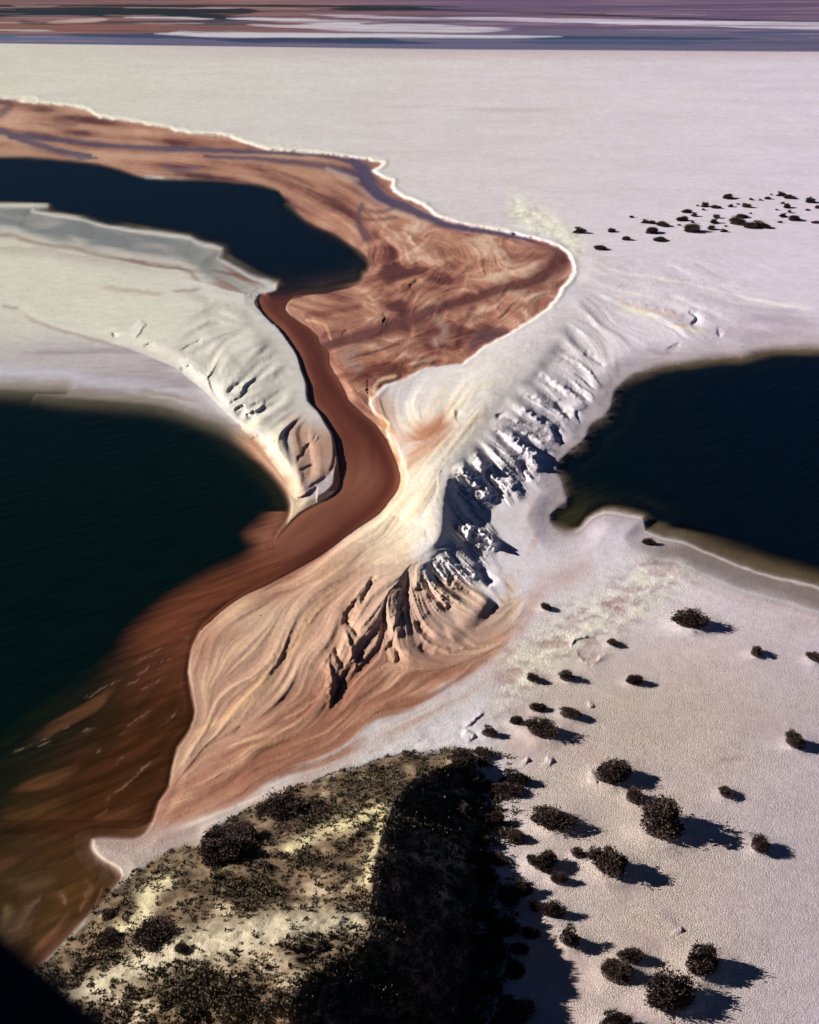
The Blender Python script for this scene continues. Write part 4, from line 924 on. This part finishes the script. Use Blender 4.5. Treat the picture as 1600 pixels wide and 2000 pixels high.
for k, (px, py, w, h) in enumerate(SHR):
    dx, dy, dz = ray(px, py); L = math.sqrt(dx*dx+dy*dy+dz*dz); dep = -dz/L; cd = math.sqrt(1-dep*dep)
    z = ground_h(px, py - w*dep*0.4)
    t_ = (CAMH-z)/(-dz); m = t_*1.0
    W = w*m
    fp = w*dep*0.42                                  # foot centre lies behind the front edge of the crown
    x, y, _ = at(px, py-fp, z)
    Ht = max((h*m-W*dep*0.55)/cd, W*0.5); Ht = min(Ht, W*0.72)
    pr = PROTO[(k*7+3) % 5] if w > 16 else PROTO[(k % 2)*3+1]
    root = bpy.data.objects.new('shrub', None); scn.collection.objects.link(root)
    root.location = (x, y, z-0.02*Ht); root.rotation_euler = (0, 0, rs.uniform(0, 6.28)); root.empty_display_size = 0.3
    root.scale = (W*rs.uniform(1.05, 1.3), W*rs.uniform(0.8, 1.12), Ht*rs.uniform(0.9, 1.15))
    for nm, me in (('stems', pr[0]), ('foliage', pr[1])):
        o = bpy.data.objects.new(nm, me); scn.collection.objects.link(o); o.parent = root
    root['category'] = 'shrub'
    shrub_list.append((root, px, py, w, h))

# labels: what singles each shrub out
def size_word(w, py):
    s = w*mpp(800, py)
    return 'tiny' if s < 1.5 else 'small' if s < 2.4 else 'medium' if s < 3.6 else 'large' if s < 4.6 else 'very large'
GRP = [('far', lambda x, y: y < 500, 'dark shrubs scattered on the far white salt flat'),
       ('mesa', lambda x, y: x < 600 and y > 1500, 'dark bushes on the scrubby foreground hill'),
       ('shade', lambda x, y: x < 1010 and y > 1500, 'bushes along the shaded foot of the hill'),
       ('flat', lambda x, y: True, 'dark shrubs on the pale cracked mud flat')]
bygrp = {}
for it_ in shrub_list:
    for g_, f_, gl in GRP:
        if f_(it_[1], it_[2]): it_[0]['group'] = gl; bygrp.setdefault(g_, []).append(it_); break
def ordn(i): 
    return ['first','second','third','fourth','fifth','sixth','seventh','eighth','ninth','tenth','eleventh','twelfth','thirteenth','fourteenth','fifteenth','sixteenth','seventeenth','eighteenth','nineteenth','twentieth'][i]
# far group: rows from back to front, counted from the left
rows = [(0, 394, 'back row'), (394, 401.5, 'second row'), (401.5, 412.5, 'third row'), (412.5, 430, 'fourth row'), (430, 439.5, 'fifth row'), (439.5, 452, 'sixth row'), (452, 500, 'front row')]
for a, b, rn in rows:
    r_ = sorted([i for i in bygrp['far'] if a <= i[2] < b], key=lambda i: i[1])
    for n, i in enumerate(r_):
        pos = 'leftmost' if n == 0 else 'rightmost' if n == len(r_)-1 else ordn(n)+' from the left'
        i[0]['label'] = f"{size_word(i[3], i[2])} dark shrub on the far salt, {pos} in the {rn}"
named = {
 (1067,1192): 'lone small shrub beside the pale wash east of the white dune', (1350,1229): 'wide dark shrub on a white sand lip, just south of the right hand lake',
 (1477,1283): 'low flat shrub alone on open mud right of the wide lakeside shrub', (1592,1293): 'small shrub cut by the right edge of the picture below the right lake',
 (1200,1262): 'small shrub beside the ring shaped white crust', (1238,1338): 'shrub on a bright white mound with a short pointed shadow',
 (1041,1332): 'left one of two small shrubs level with each other on white crust', (1108,1332): 'right one of two small shrubs level with each other on white crust',
 (1050,1391): 'round small shrub just above the big rounded mound shrub', (1112,1406): 'double topped shrub right of the small round one above the mound shrub',
 (1007,1416): 'small shrub touching the left shoulder of the big rounded mound shrub', (1060,1444): 'big rounded shrub with a long ragged shadow, largest of its cluster of four',
 (954,1439): 'small shrub left of the cluster of four, beside a bright sand scarp', (903,1494): 'dense shrub at the head of the hill crest',
 (944,1478): 'small shrub just right of the dense one at the head of the hill crest', (1553,1462): 'forked open shrub near the right edge, halfway down the mud flat',
 (1268,1066): 'thin low shrub on the strand at the near shore of the right lake', (1001,1541): 'broad shrub right of the hill head casting a blunt shadow',
 (955,1546): 'small shrub wedged between the hill and the broad shrub', (988,1563): 'low spreading shrub just below the broad one by the hill head',
 (1195,1531): 'tall ragged shrub behind a bright sand drift, above the largest shrub', (1241,1571): 'shrub touching the upper left side of the largest shrub on the flat',
 (1293,1642): 'largest dark shrub on the flat with a long comb edged shadow', (1418,1558): 'small low shrub alone on the mud right of the largest shrub',
 (1085,1621): 'knobbly wide shrub left of the largest one, with a pointed shadow', (964,1619): 'round shrub lit at the foot on the edge of the hill shadow',
 (1485,1665): 'small shrub alone on mud lower right of the largest shrub', (1130,1677): 'small shrub at the left shoulder of the tall dark one on grey mud',
 (1190,1713): 'tall dark shrub above the bare grey mud patch', (1062,1702): 'upright shrub half inside the edge of the hill shadow',
 (1092,1729): 'small shrub at the right foot of the upright half shaded one', (1082,1796): 'slim shrub at the shadow edge above the round brushy one',
 (1112,1851): 'round brushy shrub at the tip of the hill shadow', (1372,1908): 'tall two topped shrub near the lower right corner casting a long shadow',
 (1232,1886): 'small dark shrub touching the left side of the bottom group', (1205,1923): 'low wide shrub directly below the small one of the bottom group',
 (1308,1975): 'huge open twiggy shrub at the bottom, widest of its group', (1197,2018): 'shrub cut by the bottom edge below the low wide one',
 (990,1770): 'uppermost shrub wholly inside the hill shadow near its outer edge', (980,1832): 'shrub in the hill shadow just below the uppermost one',
 (1006,1913): 'small round shrub in the hill shadow beside its bright ragged edge', (965,1885): 'wide bush in the hill shadow above left of the small round one',
 (1000,2012): 'big bush at the bottom edge where the hill shadow ends', (918,1540): 'bush on the crest slope left of the broad shrub', (905,1600): 'bush on the shaded slope below the crest bush',
 (925,1690): 'bush on the middle of the shaded slope', (558,1608): 'wide black bush on the hill rim beside the pale strand', (520,1600): 'small bush at the left end of the wide rim bush',
 (425,1660): 'left bush of the dark clump at the hill edge', (485,1662): 'right bush of the dark clump at the hill edge', (440,1702): 'lowest and widest bush of the dark clump at the hill edge',
 (300,1858): 'wide black bush with a blue shadow on the lower hill', (355,1862): 'small bush at the right foot of the wide black one', (215,1800): 'small bush by the brown water at the hill foot', (220,1846): 'low bush left of the wide black one on the lower hill'}
for i in shrub_list:
    if (i[1], i[2]) in named: i[0]['label'] = named[(i[1], i[2])]
    if (i[1], i[2], i[3], i[4]) in FOOT:
        i[0]['label'] = 'black bush lost in the deep shadow at the foot of the scrubby hill'; i[0]['group'] = 'bushes lost in the deep hill shadow'

edge_l = {(1008,1650): 'flat dark bush where the hill shadow edge starts, left of the knobbly wide shrub', (1040,1690): 'small bush touching the upper left of the upright half shaded shrub',
 (1022,1752): 'dark bush on the hill shadow edge, below the upright half shaded shrub', (1045,1780): 'very small bush just left of the slim shrub at the shadow edge',
 (1035,1835): 'small bush inside the shadow edge, left below the slim shrub', (895,1760): 'black bush on the shaded hill slope, upper one of two above the bottom edge',
 (890,1850): 'black bush on the shaded hill slope, lower one of two above the bottom edge'}
for i in shrub_list:
    if (i[1], i[2]) in edge_l: i[0]['label'] = edge_l[(i[1], i[2])]; i[0]['group'] = 'bushes along the shaded foot of the hill'

# ------------------------------------------------------------------ low scrub over the hill: nobody could count it
def scrub(name, pts, sizes, mat, seed):
    g = np.random.default_rng(seed); n = len(pts); k = 20
    base = np.repeat(pts, k, 0); s = np.repeat(sizes, k)[:, None]
    d = g.normal(0, 1, (n*k, 3)); d[:, 2] = np.abs(d[:, 2])*0.8; d /= np.linalg.norm(d, axis=1)[:, None]
    c = base + d*s*g.uniform(0.3, 1, (n*k, 1))*np.array([0.5, 0.5, 0.5])
    upv = d+np.array([0, 0, 0.6])+g.normal(0, 0.4, (n*k, 3)); upv /= np.linalg.norm(upv, axis=1)[:, None]
    sd_ = np.cross(upv, g.normal(0, 1, (n*k, 3))); sd_ /= np.linalg.norm(sd_, axis=1)[:, None]
    q = np.minimum(s*0.14, 0.09)*g.uniform(0.6, 1.5, (n*k, 1))
    V_ = np.stack([c-sd_*q, c+sd_*q, c+upv*q*2.2], 1).reshape(-1, 3)
    o = mesh_obj(name, V_, np.arange(3*n*k).reshape(-1, 3), mat, smooth=False); o['kind'] = 'stuff'; return o
g = np.random.default_rng(77)
cand = np.stack([g.uniform(60, 1010, 60000), g.uniform(1465, 2100, 60000)], 1)
J = np.clip(np.searchsorted(ys, cand[:, 1]), 0, NY-1); I = np.clip(np.searchsorted(xs, cand[:, 0]), 0, NX-1)
dens = np.where(sM[J, I] < -2, 0.22 + 0.95*sst(0.10, -0.30, mp[J, I]) , 0)
dens *= 1-0.93*np.exp(-(band[0][J, I]/band[1][J, I])**2); dens *= 1-0.75*np.exp(-(band2[0][J, I]/band2[1][J, I])**2); dens *= 1-0.5*np.exp(-(band3[0][J, I]/band3[1][J, I])**2)
dens = np.where(dmc[J, I] > 0, 0.55*(sM[J, I] < 0), dens)
dens = np.where(cand[:, 1] > 1900, dens*1.3+0.1*(sM[J, I] < -4), dens)
dens = np.where((cand[:, 0] < 420) & (cand[:, 1] < 1760), dens*0.5, dens)
dens = np.maximum(dens, 0.8*sst(85, 0, sM[J, I])*(cand[:, 0] > 840)*(fbm(cand[:, 0]/22, cand[:, 1]/22, 3, 3) > -0.05))
sel = g.random(60000) < dens*0.40
cand, J, I = cand[sel], J[sel], I[sel]
sh_ = (cand[:, 0] > 840) & (sM[J, I] > -5)
hz = H[J, I]; wx, wy, _ = at(cand[:, 0], cand[:, 1], hz)
sz = np.exp(g.normal(-1.1, 0.6, len(hz)))
sz = np.where(dmc[J, I] > 0, sz*1.5, sz); sz = np.where(sh_, sz*1.4, sz)
scrub('low_scrub', np.stack([wx, wy, hz-0.03], 1), np.clip(sz, 0.14, 1.0), m_leaf2, 9)
print('scrub', len(hz))

# ------------------------------------------------------------------ the aircraft's wing strut crossing the lower left corner, close and out of focus
m_strut = simple_mat('dark_strut_paint', (0.006, 0.008, 0.012), 0.6, 0.1, 2, 0.2)
D0 = 1.6
def campt(px, py, dist):
    dx, dy, dz = ray(px, py); L = math.sqrt(dx*dx+dy*dy+dz*dz); return Vector((dx/L*dist, dy/L*dist, CAMH+dz/L*dist))
p0 = campt(-420, 1672, D0*1.02); p1 = campt(420, 2385, D0)
ax = (p1-p0); Ls = ax.length; ax.normalize()
view = campt(0, 2000, 1.0)-Vector((0, 0, CAMH)); wdir = ax.cross(view).normalized(); tdir = ax.cross(wdir).normalized()
root = bpy.data.objects.new('aircraft_wing_strut', None); scn.collection.objects.link(root); root.location = p0
root['label'] = 'blurred dark aircraft wing strut crossing the bottom left corner of the view'; root['category'] = 'strut'
def section(chord, thick, n=20):
    o = []
    for k in range(n):
        a = 2*math.pi*k/n; x = math.cos(a); o.append((x*chord/2, math.sin(a)*thick/2*(1-0.35*x)))
    return o
def loft(name, t0, t1, chord, thick, seg=10):
    vs_, fs = [], []; sec = section(chord, thick); n = len(sec)
    for i in range(seg+1):
        t = t0+(t1-t0)*i/seg
        for (cx, cy) in sec: vs_.append(ax*(t*Ls)+wdir*cx+tdir*cy)
    for i in range(seg):
        for k in range(n): fs.append([i*n+k, i*n+(k+1) % n, (i+1)*n+(k+1) % n, (i+1)*n+k])
    return mesh_obj(name, np.array([tuple(v) for v in vs_]), fs, m_strut, parent=root)
loft('strut_tube', -0.8, 1.8, 0.15, 0.06, 20)
loft('joint_fairing', -0.80, -0.6, 0.18, 0.08, 4)
bpy.context.view_layer.update()
